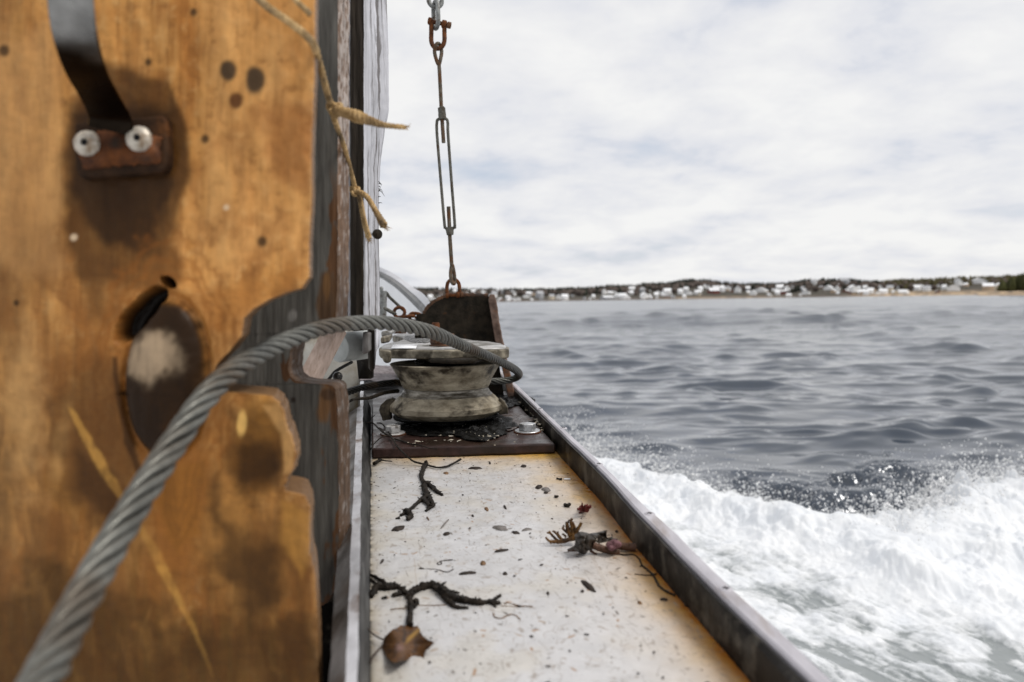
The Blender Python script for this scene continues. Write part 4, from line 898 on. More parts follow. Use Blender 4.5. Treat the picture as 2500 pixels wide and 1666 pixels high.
tb = thing('turnbuckle', 'long rusty open turnbuckle hanging between two shackles', 'turnbuckle', P(1098, 700, DT))
def eye_rod(name, loop, rod, r, m, dd):
    b = MB().tube(spline([P(x, y, DT+e) for (x, y), e in zip(loop, dd)], 50, closed=True), r*0.95, 12, closed=True)
    b.tube([P(x, y, DT) for x, y in rod], r, 12); return b.build(name, m, tb, smooth=60)
eye_rod('eye_rod', [(1066, 108), (1061, 124), (1064, 142), (1071, 158), (1076, 142), (1078, 124), (1073, 109)], [(1071.5, 154), (1073, 175), (1077.5, 265), (1083, 349)], 0.0043, ROD, [-0.006, -0.003, 0, 0, 0.002, 0.004, 0.004])
eye_rod('eye_rod', [(1102.5, 650), (1100, 672), (1104, 690), (1108, 693), (1110, 688), (1109, 670), (1105, 650)], [(1095, 505), (1098, 575), (1103, 652)], 0.0043, ROD, [0, -0.004, -0.006, -0.002, 0.005, 0.003, 0])
b = MB()
la = [(1080, 291), (1070, 292), (1066.5, 300), (1067, 330), (1076, 440), (1085, 545), (1088, 557), (1097, 561)]
ra_ = [(1080, 291), (1089, 291), (1093, 299), (1094, 330), (1102, 440), (1110, 545), (1108, 556), (1099, 561)]
b.tube(spline([P(x, y, DT) for x, y in la], 60), 0.0033, 10).tube(spline([P(x, y, DT) for x, y in ra_], 60), 0.0033, 10)
b.tube([P(1077.5, 262, DT), P(1078, 264, DT), P(1079, 276, DT)], [0.0068, 0.0085, 0.0085], 6).tube([P(1079, 276, DT), P(1079.3, 278, DT), P(1080.2, 292, DT)], [0.0075, 0.0092, 0.0092], 8)
b.tube([P(1097, 556, DT), P(1098, 562, DT), P(1099, 574, DT)], [0.0088, 0.009, 0.0075], 12)
b.build('body', BODYM, tb, smooth=35)
hc = thing('chain', 'galvanised chain hanging from above the turnbuckle', 'chain', P(1063, 40, DT))
axv = P(1064, 60, DT)-P(1062, 0, DT); axv /= np.linalg.norm(axv)
def chl(cpx, cpy, bdir, L_, Wd): MB().tube(link3(P(cpx, cpy, DT), axv, bdir, L_, Wd, 0), 0.0050, 10, closed=True).build('link', GALV, hc, smooth=60)
bd1 = R_*0.95+F_*0.25; bd2 = R_*0.42-F_*0.9
chl(1062, -13, bd1/np.linalg.norm(bd1), 0.056, 0.029); chl(1064, 37, bd2/np.linalg.norm(bd2), 0.058, 0.029); chl(1061, -62, bd2/np.linalg.norm(bd2), 0.058, 0.029)
chl(1060, -111, bd1/np.linalg.norm(bd1), 0.056, 0.029)

# ================================================================== WIRE ROPE
rp = [(20, 1850, .30, 112), (75, 1720, .325, 106), (112, 1640, .35, 99), (212, 1440, .40, 86), (320, 1250, .45, 76), (420, 1090, .50, 67), (510, 960, .545, 60), (590, 890, .60, 52), (690, 836, .67, 45), (800, 798, .75, 39), (903, 788, .83, 36), (985, 795, .90, 35), (1062, 814, .98, 33.5), (1120, 840, 1.10, 28.5), (1182, 866, 1.28, 23.5), (1235, 890, 1.46, 20.5), (1263, 907, 1.59, 19), (1266, 920, 1.66, 17), (1240, 930, 1.67, 16.5), (1190, 931, 1.645, 16.5), (1145, 929, 1.612, 16.5)]
pth = [P(x, y, d) for x, y, d, w in rp]; wd_ = [w*d/FP for x, y, d, w in rp]
gr = R2+0.0085; zg = zr(941)
for an in (75, 95, 115, 135, 155):
    pth.append(np.array([cx+gr*math.cos(math.radians(an)), cy+gr*math.sin(math.radians(an)), zg])); wd_.append(0.0138)
for x, y, d, w in [(966, 934, 1.50, 15.5), (896, 944, 1.39, 17), (854, 956, 1.31, 18), (832, 966, 1.26, 18), (780, 985, 1.2, 19), (690, 1010, 1.15, 19)]:
    pth.append(P(x, y, d)); wd_.append(w*d/FP)
pth = np.array(pth); raw = spline(np.c_[pth, wd_], 900)
dl = np.r_[0, np.cumsum(np.linalg.norm(np.diff(raw[:, :3], axis=0), axis=1))]
nS = int(dl[-1]/0.0016); ss = np.linspace(0, dl[-1], nS); path = np.stack([np.interp(ss, dl, raw[:, k]) for k in range(4)], -1)
path[:, :3] = np.stack([np.convolve(np.pad(path[:, k], 12, mode='edge'), np.ones(25)/25, 'valid') for k in range(3)], -1)
T = np.gradient(path[:, :3], axis=0); T /= np.linalg.norm(T, axis=1)[:, None]; fr = frames(T)
Rr = path[:, 3]/2; lay = 6.0*0.0166; mbr = MB()
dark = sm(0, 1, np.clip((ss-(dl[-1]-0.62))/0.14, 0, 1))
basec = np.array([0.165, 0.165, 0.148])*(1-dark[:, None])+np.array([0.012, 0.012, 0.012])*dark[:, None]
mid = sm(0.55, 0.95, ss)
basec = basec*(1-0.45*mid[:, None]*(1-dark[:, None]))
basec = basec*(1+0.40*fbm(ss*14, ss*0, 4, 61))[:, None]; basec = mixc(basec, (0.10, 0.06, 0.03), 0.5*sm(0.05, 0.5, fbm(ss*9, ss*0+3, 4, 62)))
SEG = 32
for k in range(6):
    th = 2*np.pi*(ss/lay)+k*np.pi/3+0.12*fbm(ss*11, ss*0+k*2.7, 2, 66)+0.25*fbm(ss*4, ss*0, 2, 67)
    rc = Rr*0.665; rs_ = Rr*0.342
    cen = path[:, :3]+rc[:, None]*(fr[:, 0]*np.cos(th)[:, None]+fr[:, 1]*np.sin(th)[:, None])
    radv = fr[:, 0]*np.cos(th)[:, None]+fr[:, 1]*np.sin(th)[:, None]; tanv = np.cross(T, radv)
    al = math.atan(2*math.pi*0.66*0.0083/lay)
    n2v = tanv*math.cos(al)-T*math.sin(al)
    ph = np.linspace(0, 2*np.pi, SEG, endpoint=False)
    lob = 1+0.055*np.abs(np.cos((ph[None]-(-2*np.pi*ss/(lay*0.42))[:, None])*4))
    G = cen[:, None]+(rs_[:, None]*lob)[..., None]*(radv[:, None]*np.cos(ph)[None, :, None]+n2v[:, None]*np.sin(ph)[None, :, None])
    gap_fade = np.clip(0.25+0.75*np.cos(ph), 0, 1)[None, :, None]*0.35+0.65
    mbr.grid(G, (basec[:, None]*(0.13+0.87*sm(0.0, 0.8, np.cos(ph)))[None, :, None]*(0.62+0.38*sm(1.0, 1.045, lob))[..., None]), cv=True)  # colour darkens toward the gaps between strands and between wires
mbr.tube(path[::4, :3], Rr[::4]*0.42, 8, col=(0.02, 0.02, 0.018))
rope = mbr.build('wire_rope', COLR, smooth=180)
tag(rope, 'thick twisted steel wire rope arching from the lower left over the pulley', 'rope')

# ================================================================== BOARDS AND POST ON THE LEFT
DP = 0.60
py_e = np.array([-400, 0, 200, 380, 480, 600, 667, 678, 703, 715, 732, 755, 778, 824, 858, 889, 925, 945, 956, 961, 964, 968, 981, 1015, 1046, 1076, 1111, 1149, 1183, 1200, 1206, 1212, 1236, 1297, 1352, 1407, 1518, 1666, 2050])
px_e = np.array([768, 767, 765, 757, 759, 752, 753, 752, 735, 697, 655, 617, 594, 586, 559, 529, 515, 520, 545, 590, 630, 658, 678, 691, 697, 712, 722, 712, 691, 694, 728, 742, 756, 754, 754, 767, 773, 778, 788])
yy = np.unique(np.concatenate([np.arange(-400, 2050, 4.0), np.arange(660, 760, 1.5), np.arange(940, 1000, 1.2), np.arange(1180, 1240, 1.5)]))
xr = np.interp(yy, py_e, px_e)+(2.0+5.5*sm(950, 990, yy)*sm(1290, 1200, yy))*fbm(yy*0.075, yy*0, 5, 3, 0.62)
uu = np.linspace(0, 1, 300); xl = -420.0
PX = xl+(xr[:, None]-xl)*uu[None]; PY = yy[:, None]*np.ones_like(PX)
def blob(cx_, cy_, rx, ry, rot=0, soft=1.0, warp=0.25, seed=1):
    x, y = PX-cx_, PY-cy_; c_, s_ = math.cos(rot), math.sin(rot); a, b = (x*c_+y*s_)/rx, (-x*s_+y*c_)/ry
    r = np.hypot(a, b)+warp*fbm(PX*0.02, PY*0.02, 3, seed)
    return sm(1+soft*0.5, 1-soft*0.5, r)
gx1 = fbm(PX*0.012, PY*0.0024, 5, 4); gx2 = fbm(PX*0.05+0.02*PY*0, PY*0.006, 4, 14); bl_ = fbm(PX*0.006, PY*0.006, 4, 24); sp_ = fbm(PX*0.03, PY*0.03, 4, 34)
cw_ = np.ones(PX.shape+(3,))*np.array([0.53, 0.285, 0.098])
cw_ = mixc(cw_, (0.62, 0.37, 0.155), sm(0.0, 0.5, gx1)*0.8); cw_ = mixc(cw_, (0.38, 0.165, 0.043), sm(0.0, 0.55, -gx1)*0.75)
cw_ = mixc(cw_, (0.30, 0.135, 0.04), sm(0.0, 0.45, bl_)*0.75); cw_ = mixc(cw_, (0.30, 0.13, 0.036), sm(0.1, 0.6, gx2)*0.35)
cw_ = mixc(cw_, (0.60, 0.40, 0.19), sm(0.2, 0.6, sp_)*0.45); cw_ = mixc(cw_, (0.20, 0.085, 0.028), sm(0.22, 0.6, -sp_)*0.5); cw_ = mixc(cw_, (0.27, 0.14, 0.05), sm(430, 80, PX)*sm(150, 700, PY)*0.55*(0.7+0.8*gx2))
grl = fbm(PX*0.16, PY*0.0055, 4, 91); cw_ = mixc(cw_, (0.22, 0.095, 0.03), sm(0.22, 0.5, grl)*0.45); cw_ = mixc(cw_, (0.62, 0.40, 0.18), sm(0.25, 0.55, -grl)*0.3)
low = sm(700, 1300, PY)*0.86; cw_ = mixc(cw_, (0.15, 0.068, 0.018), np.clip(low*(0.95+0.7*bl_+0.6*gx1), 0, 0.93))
cw_ = mixc(cw_, (0.22, 0.14, 0.045), sm(1250, 1700, PY)*sm(-0.2, 0.4, gx2)*0.5)
cw_ = mixc(cw_, (0.22, 0.135, 0.065), sm(230, -40, PX)*0.55)
sw1 = fbm(PX*0.0062+0.8*fbm(PX*0.004, PY*0.003, 2, 81), PY*0.0022+0.8*fbm(PX*0.004, PY*0.003, 2, 82), 3, 83); sw2 = fbm(PX*0.02+0.6*fbm(PX*0.01, PY*0.005, 2, 84), PY*0.006+0.5*fbm(PX*0.01, PY*0.005, 2, 85), 3, 86)
cw_ = mixc(cw_, (0.17, 0.072, 0.022), sm(0.02, 0.48, sw1)*0.42*(0.5+0.5*sm(400, 900, PY))); cw_ = mixc(cw_, (0.66, 0.40, 0.17), sm(0.05, 0.5, -sw1)*0.35*(1-0.6*sm(700, 1200, PY)))
cw_ = mixc(cw_, (0.22, 0.095, 0.03), sm(0.15, 0.5, sw2)*0.32); cw_ = mixc(cw_, (0.58, 0.33, 0.12), sm(0.15, 0.5, -sw2)*0.25)
# stains and varnish patches, outlined
def patch_(pts, soft, warp=0.9, seed=1, fr=0.012):
    q = np.array(pts, float)*1.0625; x = PX+warp*soft*fbm(PX*fr, PY*fr, 3, seed); y = PY+warp*soft*fbm(PX*fr, PY*fr, 3, seed+50)
    ins = np.zeros(PX.shape, bool); dm = np.full(PX.shape, 1e9)
    for k in range(len(q)):
        (x0, y0), (x1, y1) = q[k-1], q[k]
        c_ = ((y0 > y) != (y1 > y)) & (x < (x1-x0)*(y-y0)/(y1-y0+1e-9)+x0); ins ^= c_
        dx, dy = x1-x0, y1-y0; t_ = np.clip(((x-x0)*dx+(y-y0)*dy)/(dx*dx+dy*dy+1e-9), 0, 1); dm = np.minimum(dm, np.hypot(x-x0-t_*dx, y-y0-t_*dy))
    return sm(-soft, soft, np.where(ins, dm, -dm))
cw_ = mixc(cw_, (0.620, 0.360, 0.1550), patch_([(450, -60), (720, -60), (712, 640), (600, 600), (500, 640), (440, 560), (470, 300)], 36, 1.0, 2)*0.55*(0.7+0.6*sp_))
cw_ = mixc(cw_, (0.280, 0.120, 0.0400), patch_([(590, 260), (720, 230), (715, 440), (640, 420)], 24, 1.0, 3)*0.65)
cw_ = mixc(cw_, (0.420, 0.200, 0.0600), patch_([(470, 670), (600, 640), (700, 610), (705, 640), (620, 690), (560, 740), (545, 790), (500, 760)], 13, 0.8, 4)*0.6)
cw_ = mixc(cw_, (0.500, 0.300, 0.1400), patch_([(-80, 120), (110, 60), (150, 330), (140, 620), (40, 640), (-80, 560)], 24, 1.0, 5)*0.5)
cw_ = mixc(cw_, (0.080, 0.037, 0.0110), patch_([(155, 240), (235, 150), (380, 180), (432, 300), (432, 430), (395, 560), (430, 640), (390, 665), (300, 655), (190, 650), (150, 560), (148, 400)], 16, 0.9, 6)*0.85)
cw_ = mixc(cw_, (0.025, 0.012, 0.0045), patch_([(160, 265), (230, 235), (395, 250), (402, 430), (368, 540), (330, 600), (240, 560), (170, 440)], 20, 0.9, 7)*0.85)
cw_ = mixc(cw_, (0.055, 0.025, 0.0075), patch_([(385, 190), (432, 300), (434, 420), (405, 470), (395, 300)], 8, 0.8, 8)*0.6)
cw_ = mixc(cw_, (0.100, 0.048, 0.0170), patch_([(190, 560), (280, 600), (300, 660), (260, 760), (200, 720), (180, 640)], 16, 0.9, 9)*0.6)
for x_, y_, rx, ry in ((558, 173, 20, 25), (623, 195, 24, 33), (576, 246, 18, 20)):
    cw_ = mixc(cw_, (0.035, 0.028, 0.024) if ry > 21 else (0.09, 0.035, 0.014), blob(x_, y_, rx, ry, 0, 0.6, 0.15, 6)*0.92)
for x_, y_, r_ in ((501, 340, 10), (10, 124, 13), (472, 30, 9), (362, 152, 8), (640, 590, 12), (40, 740, 7)):
    cw_ = mixc(cw_, (0.025, 0.014, 0.008), blob(x_, y_, r_, r_*1.1, 0, 0.9, 0.1, 7)*0.85)
for x_, y_, r_ in ((553, 507, 7), (180, 580, 8)):
    cw_ = mixc(cw_, (0.7, 0.6, 0.5), blob(x_, y_, r_, r_, 0, 0.9, 0.1, 7)*0.8)
# knot
kn = blob(406, 925, 98, 190, 0.06, 0.20, 0.07, 11); ring = blob(400, 900, 150, 270, 0.02, 0.9, 0.16, 12)
for rr_ in (1.12, 1.3, 1.5, 1.75):
    e_ = blob(406, 925, 101*rr_, 198*rr_, 0.05, 0.10, 0.12, 11)*(1-blob(406, 925, 95*rr_, 191*rr_, 0.05, 0.10, 0.12, 11)); cw_ = mixc(cw_, (0.20, 0.075, 0.016), e_*0.75)
cw_ = mixc(cw_, (0.42, 0.185, 0.05), ring*0.4)
cw_ = mixc(cw_, (0.011, 0.007, 0.005), kn*0.97)
pale = blob(388, 876, 72, 64, -0.25, 0.7, 0.30, 13)*sm(965, 905, PY+40*fbm(PX*0.02, PY*0.018, 3, 3))
cw_ = mixc(cw_, (0.36, 0.30, 0.245), pale*0.88*(1-0.25*sm(0.0, 0.5, gx2)))
cw_ = mixc(cw_, (0.014, 0.008, 0.004), blob(400, 1010, 80, 85, 0, 0.7, 0.3, 16)*0.6)
cw_ = mixc(cw_, (0.05, 0.026, 0.009), blob(430, 970, 22, 60, 0, 1.2, 0.4, 17)*0.5)
slot = blob(341, 770, 31, 84, 0.68, 0.3, 0.14, 18); slot2 = blob(412, 690, 20, 12, 0.6, 0.5, 0.2, 19)
cw_ = mixc(cw_, (0.008, 0.006, 0.005), np.clip(slot+slot2, 0, 1))
# hollow under the knot, swirls
for c_, (x_, y_, rx, ry, ro) in (((0.30, 0.13, 0.032), (440, 1250, 60, 170, 0.1)), ((0.20, 0.10, 0.03), (620, 1120, 50, 130, 0.3)), ((0.46, 0.25, 0.07), (640, 1030, 40, 70, 0.2)), ((0.16, 0.08, 0.025), (650, 1150, 26, 50, 0.3)), ((0.36, 0.19, 0.06), (560, 1300, 60, 110, 0)), ((0.17, 0.09, 0.03), (640, 1420, 70, 90, 0.2)), ((0.24, 0.12, 0.03), (190, 1190, 60, 60, 0.5)), ((0.20, 0.10, 0.035), (215, 1180, 40, 70, -0.5)), ((0.50, 0.32, 0.15), (60, 1000, 40, 160, 0)), ((0.48, 0.30, 0.13), (150, 1080, 16, 110, 0.2))):
    cw_ = mixc(cw_, c_, blob(x_, y_, rx, ry, ro, 1.5, 0.45, int(x_))*0.78)
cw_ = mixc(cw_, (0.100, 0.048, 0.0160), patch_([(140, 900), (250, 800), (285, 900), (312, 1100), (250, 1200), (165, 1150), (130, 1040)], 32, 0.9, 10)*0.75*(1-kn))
cw_ = mixc(cw_, (0.045, 0.021, 0.0075), patch_([(175, 1040), (250, 1080), (300, 1130), (250, 1200), (180, 1130)], 22, 0.9, 11)*0.7*(1-kn))
cw_ = mixc(cw_, (0.043, 0.019, 0.0060), patch_([(255, 820), (268, 820), (290, 960), (318, 1060), (345, 1120), (325, 1120), (285, 1020)], 5, 0.8, 13)*0.8*(1-kn))
cw_ = mixc(cw_, (0.264, 0.120, 0.0256), patch_([(345, 1080), (470, 1060), (455, 1220), (405, 1270), (370, 1200)], 13, 0.9, 14)*0.7*(1-kn))
for k_ in range(3):
    e_ = patch_([(365+k_*12, 1060), (470-k_*14, 1060), (455-k_*12, 1190-k_*26), (410, 1260-k_*34), (380+k_*8, 1190-k_*26)], 6, 1.2, 15)*(1-patch_([(371+k_*12, 1056), (464-k_*14, 1056), (449-k_*12, 1184-k_*26), (410, 1251-k_*34), (386+k_*8, 1184-k_*26)], 6, 1.2, 15))
    cw_ = mixc(cw_, (0.12, 0.05, 0.012), np.clip(e_*1.4, 0, 1)*0.25*(1-kn))
cw_ = mixc(cw_, (0.095, 0.043, 0.0100), patch_([(520, 950), (640, 930), (668, 1030), (640, 1110), (560, 1140), (515, 1050)], 24, 0.9, 16)*0.75*(1-kn))
cw_ = mixc(cw_, (0.025, 0.012, 0.0040), patch_([(560, 1010), (640, 1040), (630, 1110), (560, 1135), (540, 1090)], 24, 1.0, 17)*0.75*(1-kn))
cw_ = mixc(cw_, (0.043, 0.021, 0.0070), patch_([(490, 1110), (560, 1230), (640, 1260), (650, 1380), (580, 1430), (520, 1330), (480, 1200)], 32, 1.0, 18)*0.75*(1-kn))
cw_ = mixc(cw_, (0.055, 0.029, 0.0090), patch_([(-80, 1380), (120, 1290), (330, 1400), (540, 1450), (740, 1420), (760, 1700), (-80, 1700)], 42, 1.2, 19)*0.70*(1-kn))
cw_ = mixc(cw_, (0.400, 0.220, 0.0600), patch_([(650, 1150), (715, 1180), (712, 1290), (690, 1330), (650, 1250)], 11, 0.9, 20)*0.7*(1-kn))
cw_ = mixc(cw_, (0.540, 0.340, 0.1500), patch_([(600, 930), (640, 930), (672, 1010), (676, 1070), (655, 1090), (640, 1000)], 7, 0.9, 21)*0.7*(1-kn))
cw_ = mixc(cw_, (0.022, 0.011, 0.004), kn*(1-pale)*0.8)
# bright diagonal scrape down the board
xs_ = np.interp(PY, [985, 1060, 1150, 1220, 1330, 1420, 1500, 1600, 1680], [165, 205, 255, 300, 368, 412, 455, 500, 530]); ws = np.interp(PY, [985, 1080, 1150, 1250, 1380, 1500, 1680], [6, 15, 16, 10, 16, 9, 4])
sc_ = sm(1.2, 0.5, np.abs(PX-xs_)/ws+0.3*sp_)*sm(985, 1010, PY)*sm(1690, 1560, PY); cw_ = mixc(cw_, (0.60, 0.36, 0.10), sc_*0.5*(0.55+0.6*sm(-0.2, 0.3, fbm(PX*0.02, PY*0.012, 3, 95))))
cw_ = mixc(cw_, (0.66, 0.45, 0.17), blob(590, 1035, 11, 32, 0.08, 0.7, 0.15, 21)*0.9)
ed = np.exp(-(xr[:, None]-PX)/10); cw_ = mixc(cw_, (0.62, 0.42, 0.24), np.clip(ed*(0.6+0.8*sp_), 0, 1)*0.28)
cw_ = np.clip(cw_*np.array([1.03, 0.90, 0.70]), 0, 0.9)
kx, ky = PX-406, PY-925; kc, ks = math.cos(0.06), math.sin(0.06); kr = np.hypot((kx*kc+ky*ks)/98, (-kx*ks+ky*kc)/190)
bulge = np.sqrt(np.clip(1-kr**2, 0, 1))
relief = 0.0008*gx1+0.0006*sp_+0.013*bulge-0.004*np.exp(-((kr-1.06)/0.07)**2)-0.020*np.clip(slot+slot2, 0, 1)*(1-bulge)-0.004*blob(640, 1120, 55, 120, 0.3, 1.2, 0.3, 20)
v0 = (PX-W/2)/FP; v1 = (PY-H/2)/FP
G = C+DP*(F_+v0[..., None]*R_-v1[..., None]*U_); G[..., 1] -= relief
back = G[:, -1]+np.array([0, 0.013, 0]); mid_ = G[:, -1]+np.array([0.0004, 0.004, 0])
side = np.stack([G[:, -1], mid_, back, back+np.array([-0.012, 0.045, 0]), G[:, 0]+[0, 0.06, 0]], 1)
sc2 = np.ones(side.shape)*np.array([0.17, 0.095, 0.045]); sc2[:, 0] = cw_[:, -1]
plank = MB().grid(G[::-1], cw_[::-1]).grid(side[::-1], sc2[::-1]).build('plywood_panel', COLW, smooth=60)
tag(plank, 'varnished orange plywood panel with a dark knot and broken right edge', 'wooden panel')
# grey board
DG = 0.80
py_g = np.array([-400, 0, 300, 700, 760, 812, 820, 840, 870, 900, 920, 931, 936, 939, 943, 950, 1000, 1100, 1352, 1440, 1470, 1484, 1494, 1498])
px_g = np.array([826, 825, 824, 823, 820, 818, 730, 712, 706, 703, 709, 722, 745, 800, 812, 818, 823, 826, 827, 818, 800, 780, 755, 700])
yy = np.unique(np.concatenate([np.arange(-400, 1500, 6.0), np.arange(806, 960, 1.2), np.arange(1430, 1499, 1.5)])); xr = np.interp(yy, py_g, px_g)+1.3*fbm(yy*0.05, yy*0, 3, 63)
xl = 480.0; uu = np.linspace(0, 1, 120); PX = xl+(xr[:, None]-xl)*uu[None]; PY = yy[:, None]*np.ones_like(PX)
g1 = fbm(PX*0.06, PY*0.004, 4, 41); g2 = fbm(PX*0.02, PY*0.02, 4, 42); chip = fbm(PX*0.03, PY*0.010, 4, 43)
gc = np.ones(PX.shape+(3,))*np.array([0.105, 0.10, 0.088]); gc = mixc(gc, (0.15, 0.145, 0.13), sm(0, 0.5, g1)*0.6); gc = mixc(gc, (0.065, 0.06, 0.052), sm(0, 0.5, -g1)*0.6)
gc = mixc(gc, (0.075, 0.067, 0.056), sm(870, 1000, PY)*0.4)
dE = xr[:, None]-PX
gc = mixc(gc, (0.12, 0.055, 0.022), sm(0.0, 0.25, chip+0.35-dE/40)*sm(380, 520, PY)*sm(60, 30, dE))
gc = mixc(gc, (0.10, 0.05, 0.02), blob(800, 740, 26, 70, 0, 0.4, 0.3, 44)*0.9); gc = mixc(gc, (0.17, 0.085, 0.03), blob(798, 700, 9, 34, 0, 0.5, 0.3, 45)*0.9)
gc = mixc(gc, (0.16, 0.075, 0.025), blob(792, 985, 18, 42, 0.1, 0.6, 0.3, 46)*0.9); gc = mixc(gc, (0.06, 0.03, 0.014), blob(800, 965, 20, 14, 0.1, 0.6, 0.3, 46)*0.8)
gc = mixc(gc, (0.30, 0.29, 0.27), blob(714, 772, 9, 13, 0, 0.8, 0.4, 47)*0.7); gc = mixc(gc, (0.03, 0.02, 0.015), blob(768, 789, 5, 5, 0, 0.5, 0.1, 48)); gc = mixc(gc, (0.03, 0.02, 0.015), blob(716, 977, 7, 7, 0, 0.5, 0.1, 48))
G = C+DG*(F_+((PX-W/2)/FP)[..., None]*R_-((PY-H/2)/FP)[..., None]*U_); G[..., 1] -= 0.0006*g1
s1 = G[:, -1]+np.array([0.0012, 0.003, 0]); s2 = G[:, -1]+np.array([0.0012, 0.05, 0]); s3 = G[:, 0]+np.array([0, 0.05, 0])
dmid = np.stack([G[:, -1]+(s2-G[:, -1])*u+np.array([0.0012, 0, 0])*(0 < u < 1) for u in np.linspace(0, 1, 12)], 1)
zc_ = fbm(dmid[..., 2]*60, dmid[..., 1]*160, 4, 51)
dc = np.ones(dmid.shape)*np.array([0.15, 0.082, 0.042]); dc = mixc(dc, (0.40, 0.345, 0.31), sm(-0.05, 0.3, zc_+0.45*sm(560, 250, yy)[:, None]-0.25)*0.85); dc *= (1-0.45*sm(600, 800, yy))[:, None, None]; dc = mixc(dc, (0.07, 0.038, 0.02), sm(0.1, 0.5, -zc_)*0.7)
dmid[..., 0] += 0.0012*zc_
bk = np.stack([s2, s3], 1)
MBg = MB().grid(G[::-1], gc[::-1]).grid(dmid[::-1], dc[::-1]).grid(bk[::-1], np.ones(bk.shape)*0.05)
gb = MBg.build('grey_board', COLG, smooth=50)
tag(gb, 'grey painted board with chipped brown edge and a notch, behind the plywood', 'board')
# timber post
post = thing('timber_post', 'weathered post, dark brown at the front and silver grey on its side', 'post', P(880, 900, 1.05))
ysn = np.arange(-400, 815, 8.0); DPO = 1.0
xF = 887.5+1.2*fbm(ysn*0.03, ysn*0, 3, 5); xL = np.full_like(ysn, 790.0)
Rt = np.array([P(x, y, DPO) for x, y in zip(xF, ysn)]); Lt = np.array([P(x, y, DPO) for x, y in zip(xL, ysn)])
cols = np.linspace(0, 1, 30); G = Lt[:, None]*(1-cols)[None, :, None]+Rt[:, None]*cols[None, :, None]
pxg = 790+97*cols[None]*np.ones((len(ysn), 1)); G[..., 1] += -0.003*fbm(pxg*0.09, ysn[:, None]*0.006, 3, 7)+0.02*sm(856, 846, pxg)
bkp = np.stack([Rt+[0, 0.0, 0], Rt+[-0.004, 0.003, 0], Rt+[-0.045, 0.05, 0], Lt+[0, 0.1, 0]], 1)
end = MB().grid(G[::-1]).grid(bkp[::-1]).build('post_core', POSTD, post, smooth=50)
yb = np.array([-400, 0, 57, 129, 200, 267, 287, 310, 393, 450, 480, 583, 655, 716, 780, 800]); xb = np.array([942, 944, 946, 948.5, 949, 949.7, 947, 941, 929.6, 926.5, 925.5, 924.7, 926.5, 927, 927, 927])
ysl = np.arange(-400, 800, 6.0); xo = np.interp(ysl, yb, xb)+0.7*fbm(ysl*0.06, ysl*0, 3, 9)
dF = 1.004; dB = 1.17
n_ = 26; uu = np.linspace(0, 1, n_)
xi = 888.5+0*ysl+1.0*fbm(ysl*0.03, ysl*0, 3, 5)
A0 = np.array([P(x, y, dF) for x, y in zip(xi, ysl)]); A1 = np.array([P(x, y, dB) for x, y in zip(xo, ysl)])
G = A0[:, None]*(1-uu)[None, :, None]+A1[:, None]*uu[None, :, None]
G[..., 0] += 0.0022*fbm(ysl[:, None]*0.02+uu[None]*2.0, uu[None]*5+0*ysl[:, None], 4, 17)*np.sin(uu*np.pi)[None]
bk2 = np.stack([A1, A1+[-0.05, 0.0, 0], A0+[-0.02, 0.001, 0], A0], 1)
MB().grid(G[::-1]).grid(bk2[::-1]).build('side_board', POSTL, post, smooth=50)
# foot of the post below the rope
q = [P(*cB(1440, 330), 1.12), P(*cB(1545, 330), 1.12), P(*cB(1530, 1000), 1.12), P(*cB(1500, 1060), 1.12), P(*cB(1455, 1050), 1.12)]
MB().prism(q, (-0.012, 0.05, 0)).build('post_foot', POSTD, post, smooth=0, bevel=0.002)
q = [P(*cB(1545, 330), 1.115), P(*cB(1628, 330), 1.17), P(*cB(1612, 620), 1.17), P(*cB(1560, 700), 1.13), P(*cB(1535, 1000), 1.115)]
MB().prism(q, (-0.004, 0.01, 0)).build('foot_side', POSTL, post, smooth=0)
q = [P(*cB(1325, 360), 1.08), P(*cB(1432, 380), 1.08), P(*cB(1432, 690), 1.08), P(*cB(1345, 760), 1.08), P(*cB(1310, 740), 1.08)]
MB().prism(q, (0, 0.02, 0)).build('foot_block', RAILM, post, smooth=0, bevel=0.002)
q = [P(*cB(1160, 330), 1.3), P(*cB(1460, 330), 1.3), P(*cB(1460, 1180), 1.3), P(*cB(1250, 1180), 1.3)]
MB().prism(q, (0, 0.03, 0)).build('foot_back', DARKP, post, smooth=0)
mb = MB()
for x, y, ex, ey in ((886, 170, 905, 215), (888, 190, 912, 205), (886, 240, 920, 270), (890, 250, 938, 315), (884, 265, 898, 262), (884, 320, 900, 318), (884, 378, 914, 379), (888, 215, 900, 240)):
    (a, b_), (c_, d_) = c4(x, y), c4(ex, ey); mb.tube(spline([P(a-2, b_, 1.14), P((a+c_)/2, (b_+d_)/2-1.5, 1.14), P(c_, d_, 1.14)], 8), np.linspace(0.0007, 0.0002, 8), 5)
mb.build('splinter', WEED, post)
nl_ = thing('nail', 'bent nail sticking out of the silver timber side', 'nail', P(905, 572, 1.0))
MB().tube([P(893, 575, 1.02), P(902, 572, 1.01), P(919, 572, 0.99)], 0.0022, 10).build('shank', BOLTM, nl_)
MB().tube([P(917, 572, 0.992), P(920, 572, 0.989), P(923, 572.5, 0.986), P(925, 572.5, 0.985)], [0.003, 0.0062, 0.0062, 0.003], 14).build('nail_head', RUSTD, nl_)
